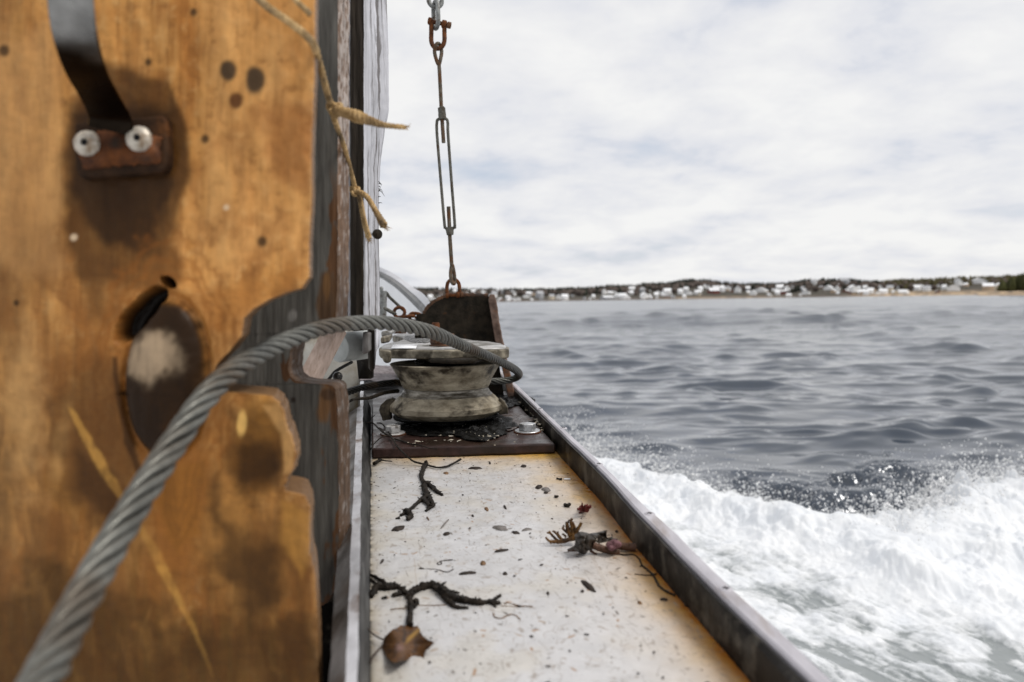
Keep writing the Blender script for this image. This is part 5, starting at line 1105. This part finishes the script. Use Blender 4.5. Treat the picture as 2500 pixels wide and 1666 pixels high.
# ---- handle strap on the plywood
hd = thing('strap_handle', 'black curved iron strap handle screwed to the orange plywood', 'handle', P(290, 430, 0.59))
cl = spline([P(150, -330, 0.475), P(160, -150, 0.478), P(170, -20, 0.487), P(182, 80, 0.503), P(208, 170, 0.530), P(243, 235, 0.557), P(268, 285, 0.577), P(272, 318, 0.585)], 60)
wv = np.interp(np.linspace(0, 1, 60), [0, 0.4, 0.7, 0.85, 1], [0.0140, 0.0140, 0.0140, 0.0150, 0.0165])
T = np.gradient(cl, axis=0); T /= np.linalg.norm(T, axis=1)[:, None]; sd_ = R_[None]*1.0-T*(T@R_)[:, None]; sd_ /= np.linalg.norm(sd_, axis=1)[:, None]; nv = np.cross(sd_, T)
ringp = []
for u, w_ in ((-1, 0.0), (-0.93, 0.0016), (-0.6, 0.0027), (0, 0.0032), (0.6, 0.0027), (0.93, 0.0016), (1, 0.0), (0.93, -0.0016), (0, -0.002), (-0.93, -0.0016)):
    ringp.append(cl+sd_*(wv*u)[:, None]+nv*w_)
up_w = np.interp(np.linspace(0, 1, 60), [0, 0.33, 0.42, 0.53, 1], [1, 1, 0.6, 0.0, 0.0]); sg = np.stack(ringp, 1)  # strap colour brightens at the top: sky reflection painted in
up_w = np.clip(up_w[:, None]+0.35*fbm(sg[..., 2]*60, sg[..., 0]*90, 3, 5)*(up_w[:, None] > 0.02)*(up_w[:, None] < 0.98), 0, 1)
MB().grid(sg, mixc(np.ones(sg.shape)*np.array([0.014, 0.010, 0.007]), (0.36, 0.355, 0.34), up_w), cv=True).build('strap', STRAP, hd, smooth=50)
fp = [(182, 300), (215, 296), (260, 300), (300, 290), (345, 285), (398, 280), (408, 300), (410, 395), (400, 420), (300, 428), (200, 436), (184, 420)]
ft = MB().prism([P(x, y, 0.590) for x, y in rough_outline(fp, 90, 2.0, 5)], F_*0.012).build('foot_plate', mat('rusty_foot_plate', (0.010, 0.006, 0.004), (0.05, 0.024, 0.011), 40, rough=(0.5, 0.8), bump=0.7, bd=0.003, c=(0.10, 0.038, 0.011), cs=45, ct=0.6, spec=0.1), hd, smooth=30, bevel=0.0025)
MB().prism([P(x, y, 0.5885) for x, y in rough_outline([(240, 318), (320, 325), (392, 332), (388, 398), (300, 404), (205, 414), (190, 380)], 70, 7, 15)], F_*0.002).build('rust_crust', RUSTO, ft, smooth=0)
for x, y in ((215, 352), (342, 341)):
    p = P(x, y, 0.5895); s_ = MB().lathe([(0.0094, 0.0), (0.0096, 0.002), (0.0088, 0.004), (0.006, 0.006), (0.0029, 0.0068), (0.0026, 0.0050), (0.001, 0.0046)], p, -F_+R_*0.05, 28, wob=0.05).build('screw', SCREW, hd, smooth=60)
    MB().lathe([(0.0026, 0.0048), (0.0024, 0.0053), (0.0005, 0.0053)], p, -F_+R_*0.05, 14).build('recess', RECESS, s_)
# ---- twine
tw = thing('twine', 'frayed tan twine knotted and hanging across the boards', 'twine', P(815, 580, 0.8))
def strand(px, r0, n=60, m=TWINE, name='strand', twist=True):
    s = spline([P(x, y, d) for x, y, d in px], n); r0 = 1.4*np.broadcast_to(np.interp(np.linspace(0, 1, n), np.linspace(0, 1, len(r0)), r0) if np.ndim(r0) else r0, (n,))
    b = MB()
    T = np.gradient(s, axis=0); T /= np.linalg.norm(T, axis=1)[:, None]; fr = frames(T); d = np.r_[0, np.cumsum(np.linalg.norm(np.diff(s, axis=0), axis=1))]
    for k in range(3):
        th = d/0.011*2*np.pi+k*2.094; b.tube(s+(r0*0.45)[:, None]*(fr[:, 0]*np.cos(th)[:, None]+fr[:, 1]*np.sin(th)[:, None]), r0*0.62, 8, jit=0.08)
    return b.build(name, m, tw, smooth=60)
strand([(560, -90, .583), (634, 0, .583), (699, 49, .583), (745, 85, .583), (766, 112, .588), (782, 165, .64), (797, 220, .69), (808, 258, .715)], 0.0021, 140)
strand([(700, -40, .585), (722, 0, .584), (748, 25, .582), (756, 36, .585)], 0.0016, 40)
strand([(812, 270, .715), (816, 292, .73), (836, 346, .79), (853, 405, .85), (866, 456, .88)], 0.0018, 110)
strand([(820, 268, .712), (845, 276, .705), (872, 285, .70), (905, 296, .70), (940, 306, .70), (988, 311, .705)], [0.0034, 0.0032, 0.0040, 0.0028, 0.0018, 0.0016], 80)
strand([(868, 466, .88), (894, 479, .875), (917, 515, .87), (938, 552, .865)], [0.0022, 0.0021, 0.0022, 0.0033], 60)
strand([(868, 470, .88), (878, 484, .885), (889, 540, .90), (900, 580, .915)], [0.002, 0.0021, 0.0022, 0.0024], 60)
fr_ = MB()
for px, py, d, ax_, ay_ in ((986, 311, .705, 1, 0.05), (937, 550, .865, 0.5, 0.85), (899, 578, .915, 0.3, 0.95)):
    for _ in range(14):
        o_ = RNG.normal(0, 3.0, 2); l_ = RNG.uniform(6, 17); w_ = RNG.normal(0, 0.28)
        fr_.tube(spline([P(px-4+o_[0]*0.5, py+o_[1]*0.5, d), P(px+ax_*l_*0.5+o_[0], py+ay_*l_*0.5+o_[1], d), P(px+(ax_-w_*ay_)*l_+o_[0]*1.3, py+(ay_+w_*ax_)*l_+o_[1]*1.3, d)], 6), np.linspace(0.0006, 0.0002, 6), 5)
fr_.build('frayed_end', TWINE, tw, smooth=60)
def knot(px, py, d, r):
    b = MB(); t_ = np.linspace(0, 2*np.pi, 60, endpoint=False); c_ = P(px, py, d)
    q = c_+r*(np.outer(np.sin(t_)+2*np.sin(2*t_), R_)*0.42+np.outer(np.cos(t_)-2*np.cos(2*t_), U_)*0.42-np.outer(np.sin(3*t_), F_)*0.5)
    return b.tube(q, r*0.42, 8, closed=True, jit=0.06).ball(c_, r*0.75, 12).build('knot', TWINE, tw, smooth=60)
knot(817, 266, 0.713, 0.0052); knot(866, 466, 0.879, 0.0042)

# ---- things seen through the notch
of = MB(); a, b_ = P(*c5(130, 950), 1.02), P(*c5(385, 470), 1.05); ax = (b_-a)/np.linalg.norm(b_-a)
sx = np.cross(ax, F_); sx /= np.linalg.norm(sx); sy = np.cross(sx, ax); e1 = -(sx*0.80-sy*0.6); e2 = sx*0.6+sy*0.8
e1 = sx*0.93+sy*0.37; e2 = -sx*0.37+sy*0.93
of.box((a+b_)/2, np.linalg.norm(b_-a), 0.0215, 0.0215, [ax, e1, e2])
tag(of.build('wood_offcut', WOODL, smooth=0, bevel=0.001), 'pale square wood offcut leaning inside the board notch', 'wood offcut')
pp = thing('pipe_end', 'grey plastic pipe with rounded end seen through the notch', 'pipe', P(828, 890, 1.18))
pc_ = P(*cB(890, 640), 1.15); pa = np.array([0.55, 0.83, 0.03])
MB().lathe([(0.0005, -0.001), (0.018, 0.0), (0.0205, 0.001), (0.0215, 0.003), (0.0215, 0.06)], pc_, pa, 40).build('pipe', PVC, pp, smooth=40)
kb = MB().ball(P(*cB(885, 1140), 1.05), 0.0066, 20); tag(kb.tube([P(*cB(885, 1140), 1.05), P(*cB(900, 1260), 1.08)], 0.003, 10).build('knob', BALLM, smooth=60), 'small round dark knob in front of the cabin panel', 'knob')
cbp = MB().tube(spline([P(*cB(660, 1270), 1.1), P(*cB(760, 1150), 1.1), P(*cB(840, 1055), 1.1), P(*cB(960, 980), 1.12), P(*cB(1130, 890), 1.16)], 30), 0.0022, 10)
tag(cbp.build('cable', BLACKC, smooth=60), 'thin black cable crossing behind the board notch', 'cable')
lc2 = MB().tube(spline([P(*cB(1080, 1580), 1.28), P(*cB(1180, 1530), 1.28), P(*cB(1330, 1520), 1.32), P(*cB(1480, 1500), 1.38), P(*cB(1700, 1420), 1.45), P(*cB(1930, 1390), 1.5)], 50), np.linspace(0.0018, 0.0042, 50), 8)
tag(lc2.build('dark_cord', WEED, smooth=60), 'thin dark cord lying left of the pulley under the wire rope', 'cord')

# ================================================================== SEAWEED AND BITS ON THE DECK
def weed(name, label, cat, branches, m, conv, zf=lambda i, u: 0.0):
    b = MB()
    for bi, (pts, w0, w1) in enumerate(branches):
        n = max(10, len(pts)*9); q = []
        for (x, y) in pts: q.append(deck(*conv(x, y)))
        s = spline(q, n); d = s[:, 1]; u = np.linspace(0, 1, n)
        r = 1.25*(w0+(w1-w0)*u)/FP*d/2*(1+0.28*fbm(u*9+bi*3, u*0, 3, bi+3)); r = np.maximum(r, 0.0004)
        s[:, 2] = deckz(s[:, 1])+r*0.8+np.array([zf(bi, k) for k in u])
        s[:, :2] += 0.0006*np.stack([fbm(u*14+bi, u*0, 2, 3), fbm(u*14+bi, u*0+4, 2, 4)], -1)
        b.tube(s, r, 9, jit=0.24)
        for q_ in range(int(n*0.28)):
            i_ = int(RNG.integers(1, n-1)); dv = np.array([RNG.normal(), RNG.normal(), abs(RNG.normal())*0.5]); dv /= np.linalg.norm(dv); e_ = s[i_]+dv*r[i_]*RNG.uniform(1.2, 2.6); e_[2] = max(e_[2], deckz(e_[1])+0.0004)
            if w0 > 4: b.tube([s[i_], (s[i_]+e_)/2+[0, 0, r[i_]*0.2], e_], [r[i_]*0.5, r[i_]*0.35, r[i_]*0.1], 5)
    return tag(b.build(name, m, smooth=70), label, cat, {'dried_seaweed': 'dried seaweed stalks on the deck', 'curled_stem': 'curled fine stems on the deck'}.get(name))
weed('dried_seaweed', 'dark forked stalk of dried seaweed lying in front of the rusty plate', 'seaweed', [
    ([(725, 700), (690, 780), (675, 850), (700, 930), (722, 1000), (710, 1060), (640, 1130), (560, 1200), (490, 1250), (445, 1275)], 9, 6),
    ([(720, 930), (770, 950), (830, 1000), (870, 1030), (908, 1048)], 11, 5), ([(740, 1040), (770, 1095), (800, 1150), (800, 1172), (760, 1195), (722, 1222)], 10, 5),
    ([(705, 960), (720, 1020), (735, 1060), (700, 1100), (745, 1150), (760, 1180)], 12, 7), ([(500, 1235), (540, 1265), (560, 1290), (520, 1325)], 11, 9), ([(430, 1300), (390, 1303)], 5, 3)], WEED, cC)
wz2 = lambda px: 0
def vine(pts, w0, w1, zs): # follows plate top then drops to the deck
    q = []; 
    for (x, y), z in zip(pts, zs): q.append(deck(*cC(x, y), z))
    n = len(q)*9; s = spline(q, n); u = np.linspace(0, 1, n); return s, (w0+(w1-w0)*u)/FP*s[:, 1]/2*(1+0.25*fbm(u*12, u*0, 3, 5))
b = MB(); PZ = PT+0.003
for pts, w0, w1, zs in (([(30, 240), (130, 240), (190, 290), (260, 350), (330, 388), (365, 430), (400, 490), (470, 565), (540, 630), (600, 670), (720, 700), (800, 722), (870, 733), (960, 718), (1040, 680), (1108, 640)], 4, 5, [PZ+.01, PZ+.008, PZ+.006, PZ+.004, PZ+.003, PZ+.003, PZ+.003, PZ+.002, 0.012, 0.006, 0.004, 0.003, 0.003, 0.003, 0.004, 0.006]),
    ([(380, 415), (460, 440), (560, 472), (640, 480), (700, 500), (770, 520), (850, 527)], 4, 2.5, [PZ]*7), ([(340, 385), (250, 392), (180, 440), (130, 500), (105, 560), (100, 650), (115, 760), (118, 830)], 3, 2, [PZ+.003]*4+[0.015, 0.012, 0.006, 0.002]),
    ([(260, 350), (225, 300), (180, 285), (120, 200), (160, 150)], 3, 2, [PZ+.004, PZ+.006, PZ+.008, PZ+.01, PZ+.012]), ([(180, 240), (240, 250), (300, 330), (340, 380)], 3, 4, [PZ+.01, PZ+.008, PZ+.004, PZ+.003]), ([(200, 640), (260, 655), (350, 665)], 5, 2, [0.004]*3), ([(150, 690), (200, 660), (230, 650)], 9, 6, [0.005]*3)):
    s, r = vine(pts, w0, w1, zs); b.tube(s, r, 8, jit=0.15)
tag(b.build('dried_vine', WEED, smooth=70), 'thin dry branching twig trailing over the edge of the base plate', 'twig')
weed('dried_seaweed', 'black spreading seaweed with two arms and a stalk above the dead leaf', 'seaweed', [
    ([(735, 1010), (735, 900), (748, 800), (745, 720), (735, 650)], 13, 10), ([(735, 650), (680, 580), (620, 530), (540, 500), (450, 480), (380, 430), (300, 380), (210, 335), (150, 330)], 12, 5),
    ([(640, 590), (560, 610), (520, 620)], 10, 8), ([(560, 515), (470, 525), (400, 525), (330, 520), (290, 550), (250, 610), (225, 640)], 16, 12), ([(340, 520), (290, 450), (240, 410), (170, 378)], 6, 5), ([(440, 640), (380, 645)], 7, 5),
    ([(740, 640), (765, 590), (830, 550), (920, 520), (1040, 505), (1110, 545), (1160, 600)], 13, 17), ([(1150, 585), (1210, 640), (1300, 670), (1420, 690), (1520, 705), (1620, 720), (1740, 705), (1820, 720), (1885, 708)], 20, 8),
    ([(1800, 690), (1840, 650), (1890, 612)], 7, 6), ([(1130, 560), (1230, 570), (1300, 572), (1365, 577)], 12, 4), ([(1180, 650), (1240, 710), (1320, 765), (1400, 772), (1485, 768)], 12, 6), ([(1800, 720), (1830, 760)], 7, 4), ([(790, 700), (830, 680), (820, 730), (790, 770)], 10, 5), ([(1780, 700), (1760, 680), (1700, 690)], 8, 5)], WEED, cD)
weed('thin_stem', 'fine brown stem lying straight on the white deck beside the black seaweed', 'stem', [([(1900, 735), (2020, 742), (2200, 738), (2300, 741)], 2.2, 1.5), ([(1950, 715), (1960, 695), (2080, 720), (2180, 742)], 2.4, 1.5), ([(840, 728), (1000, 728), (1200, 722)], 1.6, 1.2), ([(490, 778), (600, 770), (700, 765)], 1.8, 2.4)], FLAKEB, cD)
weed('curled_stem', 'curled hair-thin stem near the black seaweed tip', 'stem', [([(1800, 830), (1820, 880), (1900, 895), (1960, 870), (2030, 845), (2100, 865), (2140, 910)], 2.4, 2.2)], FLAKEB, cD)
weed('curled_stem', 'tiny looped dark hair in the middle of the deck', 'stem', [([(1285, 145), (1200, 152), (1130, 165), (1085, 195), (1110, 210), (1140, 195), (1125, 175)], 2, 2.0)], FLAKE, cD)
weed('curled_stem', 'fine wavy dark hair above the short black stick', 'stem', [([(840, 262), (1000, 265), (1090, 272), (1170, 295), (1230, 300), (1290, 265)], 1.2, 2.0)], FLAKE, cD)
weed('wiry_stem', 'long wiry black stem running from the seaweed clump along the dark coaming', 'stem', [([(1130, 945), (1180, 962), (1260, 958), (1330, 968), (1370, 1010), (1400, 1070), (1410, 1095), (1470, 1140), (1530, 1195), (1570, 1260), (1600, 1320), (1660, 1380), (1730, 1420), (1800, 1450)], 2.5, 5), ([(1322, 1192), (1430, 1205), (1530, 1207)], 2, 3), ([(1530, 1205), (1560, 1195), (1585, 1182)], 4, 2), ([(1412, 1090), (1385, 1100)], 4, 2)], WEED, cE)
# dead leaf
lo = np.array([(400, 1150), (450, 1085), (510, 1035), (580, 1000), (640, 975), (690, 990), (760, 990), (830, 975), (858, 1030), (875, 1075), (910, 1130), (970, 1165), (1030, 1188), (1033, 1225), (980, 1270), (930, 1310), (915, 1375), (915, 1430), (820, 1405), (735, 1380), (720, 1420), (640, 1430), (540, 1460), (480, 1420), (430, 1370), (395, 1300), (380, 1230)], float)
ce = np.array([650., 1230.]); rr_ = np.linspace(0, 1, 26); b = MB()
lo2 = np.vstack([lo, lo[:1]]); tt = np.linspace(0, len(lo), 160, endpoint=False); lo_f = np.stack([np.interp(tt, range(len(lo)+1), lo2[:, k]) for k in (0, 1)], -1); lo_f += 11*np.stack([fbm(tt*1.3, tt*0, 3, 2), fbm(tt*1.3, tt*0+5, 3, 3)], -1)
uv = ce+(lo_f-ce)[None]*rr_[:, None, None]
LG = np.zeros(uv.shape[:2]+(3,)); 
p00 = deck(*cD(650, 1400)); 
for i in range(uv.shape[0]):
    for j in range(uv.shape[1]): LG[i, j] = deck(*cD(*uv[i, j]), 0.005+0.003*math.sin((uv[i, j, 0]-400)/640*math.pi*2.2)+0.0035*(rr_[i]**2)*math.cos(3.1*math.atan2(uv[i, j, 1]-ce[1], uv[i, j, 0]-ce[0])+0.6))
minz = (LG[..., 2]-deckz(LG[..., 1])).min()
dx_ = uv[..., 0]; dy_ = uv[..., 1]
lcx = np.ones(LG.shape)*np.array([0.085, 0.038, 0.012]); ln = fbm(dx_*0.008, dy_*0.008, 4, 4)
lcx = mixc(lcx, (0.028, 0.013, 0.006), sm(0, 0.45, ln)*0.8); lcx = mixc(lcx, (0.30, 0.165, 0.03), sm(60, 0, np.abs(dy_-(1190-(dx_-680)*0.9)))*sm(660, 720, dx_)*sm(1000, 880, dx_)*0.9); lcx = mixc(lcx, (0.18, 0.10, 0.085), sm(80, 0, np.hypot(dx_-600, dy_-1265))*0.7)
lcx = mixc(lcx, (0.035, 0.018, 0.010), sm(16, 3, np.abs(dx_-660-(dy_-1000)*0.05))*sm(1210, 1150, dy_))
LG2 = LG+np.array([0, 0.0008, -0.0002])
b.grid(LG, lcx, cv=True).grid(LG2[::-1], lcx[::-1], cv=True)
for pts, w in (([(410, 1165), (330, 1130), (240, 1065), (150, 960), (60, 860)], 9), ([(372, 1250), (320, 1310), (270, 1365), (228, 1460)], 11)):
    s = spline([deck(*cD(x, y), 0.006) for x, y in pts], 30); b.tube(s, w/5.2/FP*0.66*1.2, 8, col=(0.05, 0.03, 0.018))
tag(b.build('dead_leaf', LEAFM, smooth=70), 'curled brown dead leaf with dark stems at the deck edge', 'leaf')
# seaweed clump by the coaming
cl_ = thing('seaweed_clump', 'clump of brown holdfast, black frond and purple lump against the coaming', 'seaweed', deck(*cE(800, 900)))
def on3(x, y, h, bx_, by_): # image place at the distance of the deck point below it
    g = deck(*cE(bx_, by_)); return P(*cE(x, y), float(np.dot(g-C, F_)))
def tubes(pl, name, m, seg=9, jit=0.2, sq=1.0):
    b = MB()
    for pts, w0, w1, (bx_, by_) in pl:
        q = [on3(x, y, 0, bx_, by_) for x, y in pts]; n = len(q)*8; s = spline(q, n); u = np.linspace(0, 1, n); d = s[:, 1]
        b.tube(s, 1.3*(w0+(w1-w0)*u)/4.9/FP*d/2*(1+0.2*fbm(u*7+w0, u*0, 2, 6)), seg, jit=jit)
    return b.build(name, m, cl_, smooth=70)
tubes([([(640, 730), (560, 765), (450, 790), (380, 800), (300, 790), (255, 745)], 60, 16, (500, 850)), ([(400, 790), (350, 740), (310, 700), (270, 690)], 30, 14, (480, 830)), ([(450, 775), (400, 720), (360, 680), (335, 672)], 32, 14, (480, 830)), ([(330, 720), (305, 680), (290, 685)], 18, 12, (470, 830)), ([(420, 730), (400, 690), (410, 675)], 18, 12, (470, 830)),
       ([(560, 760), (530, 690), (510, 620), (505, 560)], 40, 22, (560, 830)), ([(520, 700), (480, 660), (460, 640), (475, 600)], 26, 16, (540, 830)), ([(580, 750), (570, 640), (560, 560), (570, 520)], 42, 24, (570, 830)), ([(600, 720), (605, 640), (580, 560)], 34, 20, (580, 830)), ([(600, 740), (640, 650), (685, 570)], 42, 26, (590, 830)), ([(540, 660), (520, 580), (545, 535)], 24, 16, (570, 825)), ([(500, 740), (470, 710), (450, 715)], 24, 14, (520, 830)), ([(310, 800), (320, 830)], 16, 10, (400, 850))], 'holdfast', WEEDB)
def frond(pts, th, name, seed, base, bulge=0.012):
    o = np.array(pts, float); c_ = o.mean(0); r_ = np.linspace(0, 1, 12); n = 70
    q = np.vstack([o, o[:1]]); t_ = np.linspace(0, len(o), n, endpoint=False); of_ = np.stack([np.interp(t_, range(len(o)+1), q[:, k]) for k in (0, 1)], -1)
    d0 = float(np.dot(deck(*cE(*base))-C, F_)); uv = c_+(of_-c_)[None]*r_[:, None, None]; G = np.zeros(uv.shape[:2]+(3,))
    for i in range(12):
        for j in range(n): G[i, j] = P(*cE(*uv[i, j]), d0-bulge*(1-r_[i]**2)+0.006*float(perlin(uv[i, j, 0:1]*0.02, uv[i, j, 1:2]*0.02, seed)[0]))
    G2 = G+F_*0.0012
    return MB().grid(G, cv=True).grid(G2[::-1], cv=True).build(name, FROND, cl_, smooth=60)
frond([(600, 720), (660, 680), (740, 690), (820, 720), (870, 770), (840, 840), (810, 900), (760, 910), (735, 950), (690, 955), (640, 920), (590, 890), (510, 905), (520, 890), (600, 850), (610, 790)], 0, 'frond', 3, (720, 950), 0.014)
frond([(760, 705), (870, 690), (990, 660), (985, 720), (1000, 755), (900, 800), (860, 795), (930, 755), (830, 770), (850, 740)], 0, 'frond', 5, (880, 880), 0.006)
frond([(850, 800), (940, 775), (1060, 735), (1055, 760), (1120, 765), (1110, 790), (1000, 800), (900, 820)], 0, 'frond', 8, (960, 900), 0.004)
tubes([([(820, 840), (900, 870), (1000, 905), (1080, 925), (1140, 925)], 75, 50, (980, 950)), ([(1050, 860), (1150, 850), (1240, 862), (1330, 872)], 60, 82, (1200, 915)), ([(790, 905), (830, 930), (870, 945)], 30, 16, (830, 950)), ([(640, 900), (600, 895), (520, 905)], 30, 18, (600, 915))], 'stem', mat('stem_brown', (0.05, 0.025, 0.015), (0.13, 0.065, 0.04), 120, rough=(0.4, 0.6), bump=0.6), 12, 0.08)
b = MB(); d0 = float(np.dot(deck(*cE(1080, 930))-C, F_))-0.010
for _ in range(40):
    an = RNG.uniform(0, 6.28); rr2 = 60*RNG.random()**0.5; b.ball(P(*cE(1070+rr2*math.cos(an), 830+rr2*0.75*math.sin(an)), d0+RNG.uniform(-.004, .003)), RNG.uniform(0.0018, 0.0042), 8, sq=(1, 0.8, 0.9))
b.build('purple_growth', PURP, cl_, smooth=70)
# red sprig
b = MB(); g0 = deck(*cE(715, 460)); dd = float(np.dot(g0-C, F_))
for _ in range(42):
    a = RNG.uniform(-2.0, 2.0); L_ = RNG.uniform(40, 105); x0, y0 = 715+RNG.uniform(-50, 55), 430+RNG.uniform(-30, 15); e = RNG.uniform(-0.012, 0.008)
    p0 = P(*cE(x0, y0), dd+e); p1 = P(*cE(x0+L_*0.5*math.sin(a), y0-L_*0.55*math.cos(a)), dd+e*1.5); p2 = P(*cE(x0+L_*0.8*math.sin(a*1.2), y0-L_*0.85*math.cos(a)*0.9), dd+e*2)
    p2 = P(*cE(min(max(x0+L_*0.8*math.sin(a*1.2), 612), 805), min(max(y0-L_*0.85*math.cos(a)*0.9, 308), 455)), dd+e*2); b.tube(spline([p0, p1, p2], 8), [0.0011, 0.0012, 0.0011, 0.0011, 0.0010, 0.001, 0.0009, 0.0007], 6)
tag(b.build('red_seaweed', REDW, smooth=60), 'small bushy dark red sprig standing on the deck by the coaming', 'seaweed')
# single flakes and sticks
def flake(conv, x, y, w, h, rot, m, label, lump=0.0012, cat='flake', name='bark_flake'):
    n = 22; t_ = np.linspace(0, 2*np.pi, n, endpoint=False); sd_ = RNG.integers(1, 999)
    rr2 = 1+0.32*fbm(np.cos(t_)*1.8+sd_, np.sin(t_)*1.8, 3, int(sd_)); ox, oy = rr2*np.cos(t_)*w/2, rr2*np.sin(t_)*h/2
    xx = x+ox*math.cos(rot)-oy*math.sin(rot); yy_ = y+ox*math.sin(rot)+oy*math.cos(rot)
    e0 = np.array([deck(*conv(a, b), 0.0002) for a, b in zip(xx, yy_)]); c_ = e0.mean(0); e1 = c_+(e0-c_)*0.8+[0, 0, lump]; e2 = c_+(e0-c_)*0.35+[0, 0, lump*1.5]; e2[:, 2] += RNG.uniform(-.2, .3, n)*lump
    b = MB().grid(np.stack([e0, e1, e2]), cv=True); b.f.append(tuple(range(2*n, 3*n)))
    return tag(b.build(name, m, smooth=40), label, cat, 'flakes and sticks lying on the deck')
FL = [(cC, 1270, 742, 150, 30, 0, FLAKE, 'long black flake in the middle behind the other flakes'), (cC, 1802, 718, 64, 28, 0.05, FLAKE, 'oval dark flake near the right bolt end of the plate'), (cC, 945, 797, 55, 24, 0, FLAKEB, 'rusty orange-brown flake right of the forked stalk top'),
      (cC, 1972, 950, 75, 42, -0.1, FLAKE, 'dark pointed flake, left of a touching pair near the red sprig'), (cC, 2052, 978, 100, 45, 0.15, FLAKEG, 'grey flat flake, right of a touching pair near the red sprig'), (cC, 2048, 1014, 50, 14, 0, FLAKE, 'thin dark sliver just in front of the touching pair'),
      (cC, 1395, 1195, 52, 34, 0.7, FLAKEB, 'brown seed-like flake in the middle of the deck'), (cC, 1600, 1175, 52, 22, 1.0, FLAKE, 'short curved black flake right of the brown seed'), (cC, 950, 1467, 72, 32, -0.15, FLAKE, 'brown lozenge flake left of centre of the deck'),
      (cC, 415, 1410, 150, 50, -0.3, FLAKE, 'large dark flake below the forked stalk tip'), (cC, 1548, 1405, 165, 50, 0.1, FLAKEG, 'wide thin grey flake in the middle of the deck'), (cC, 1715, 1455, 90, 30, 0.1, FLAKE, 'dark flake left of the brown holdfast'), (cC, 1835, 1420, 100, 22, -0.15, FLAKEG, 'narrow grey flake close left of the brown holdfast'),
      (cC, 1240, 1270, 30, 18, 0.2, FLAKE, 'very small black flake above the grey wide flake'), (cC, 745, 1300, 44, 14, 0.9, FLAKEB, 'short greenish-brown stick right of the forked stalk tip'), (cC, 930, 1360, 150, 14, -0.85, FLAKEG, 'slim grey stick lying aslant below the forked stalk'),
      (cD, 1470, 315, 230, 30, -0.1, FLAKE, 'short straight black stick above the black seaweed arm'), (cD, 382, 165, 75, 26, -0.8, FLAKE, 'short black stub near the left edge of the deck'), (cD, 1950, 322, 60, 36, 0, FLAKE, 'dark brown chunk right of the straight black stick'), (cD, 1900, 30, 190, 24, -0.12, FLAKE, 'dark lumpy stick in the middle of the deck'),
      (cD, 1670, 190, 75, 42, 0.1, FLAKEB, 'pale tan chip in the middle of the deck'), (cE, 760, 1330, 235, 62, 0.68, FLAKE, 'long flat brown bark piece in front of the seaweed clump'), (cE, 282, 1420, 36, 30, 0, FLAKE, 'small black crumb left of the bark piece'), (cE, 695, 1398, 42, 26, 0, FLAKE, 'small dark crumb just below the bark piece'),
      (cE, 1670, 1497, 100, 26, 0.1, FLAKE, 'dark flake beside the end of the wiry stem'), (cE, 1380, 1535, 60, 30, 0.4, FLAKEB, 'orange-brown flake near the right of the deck in front of the wiry stem'), (cE, 1105, 680, 36, 14, 0.1, FLAKE, 'tiny dark sliver behind the seaweed clump'), (cC, 1430, 685, 24, 26, 0, FLAKE, 'tiny dark crumb near the plate edge above the black flake')]
for cv_, x, y, w, h, ro, m_, lb in FL: flake(cv_, x, y, w, h, ro, m_, lb, 0.0012 if h < 40 else 0.0016)
for x, y, w, h, lb in ((380, 258, 50, 45, 'round dark nub standing on the deck behind the red sprig'), (512, 368, 75, 45, 'spiky dark nub just left of the red sprig'), (435, 48, 40, 40, 'dark nub beside the white bit near the rusty edge'), (398, 38, 36, 40, 'dark narrow nub left of the white bit')):
    g = deck(*cE(x, y+h*0.4)); r_ = w/4.9/FP*g[1]/2; b = MB()
    for _ in range(7): b.ball(g+[RNG.normal(0, r_*.4), RNG.normal(0, r_*.4), r_*RNG.uniform(0.4, 1.0)], r_*RNG.uniform(0.45, 0.7), 8)
    tag(b.build('seaweed_nub', WEED, smooth=60), lb, 'seaweed bit', 'seaweed nubs on the deck')
p = deck(*cE(514, 50), 0.0012); tag(MB().box(p, 0.0095, 0.003, 0.0022, bevel if False else None).build('plastic_bit', PALE, smooth=0, bevel=0.0006), 'tiny white plastic bit near the rusty edge of the deck', 'plastic bit')
# crumbs too many to count
b = MB()
for _ in range(520):
    y = RNG.uniform(0.45, 1.29); u = RNG.random(); a_, c_ = at_y(Ledge, y), at_y(Redge, y); x = a_[0]+(c_[0]-a_[0])*u; z = deckz(y)+0.0004
    s_ = 0.0004+0.0014*RNG.random()**3; an = np.sort(RNG.uniform(0, 6.28, 5)); k = RNG.uniform(0.4, 1.0); ro = RNG.uniform(0, 3.1)
    ex, ey = s_*np.cos(an)*1.5, s_*np.sin(an)*k
    o = np.stack([x+ex*math.cos(ro)-ey*math.sin(ro), y+ex*math.sin(ro)+ey*math.cos(ro), np.full(5, z)], -1)
    b.prism(o, (0, 0, s_*0.5))
tag(b.build('crumbs', FLAKE, smooth=0), 'fine dark crumbs and grit scattered over the white deck', 'crumbs', kind='stuff')
bpy.context.view_layer.update()
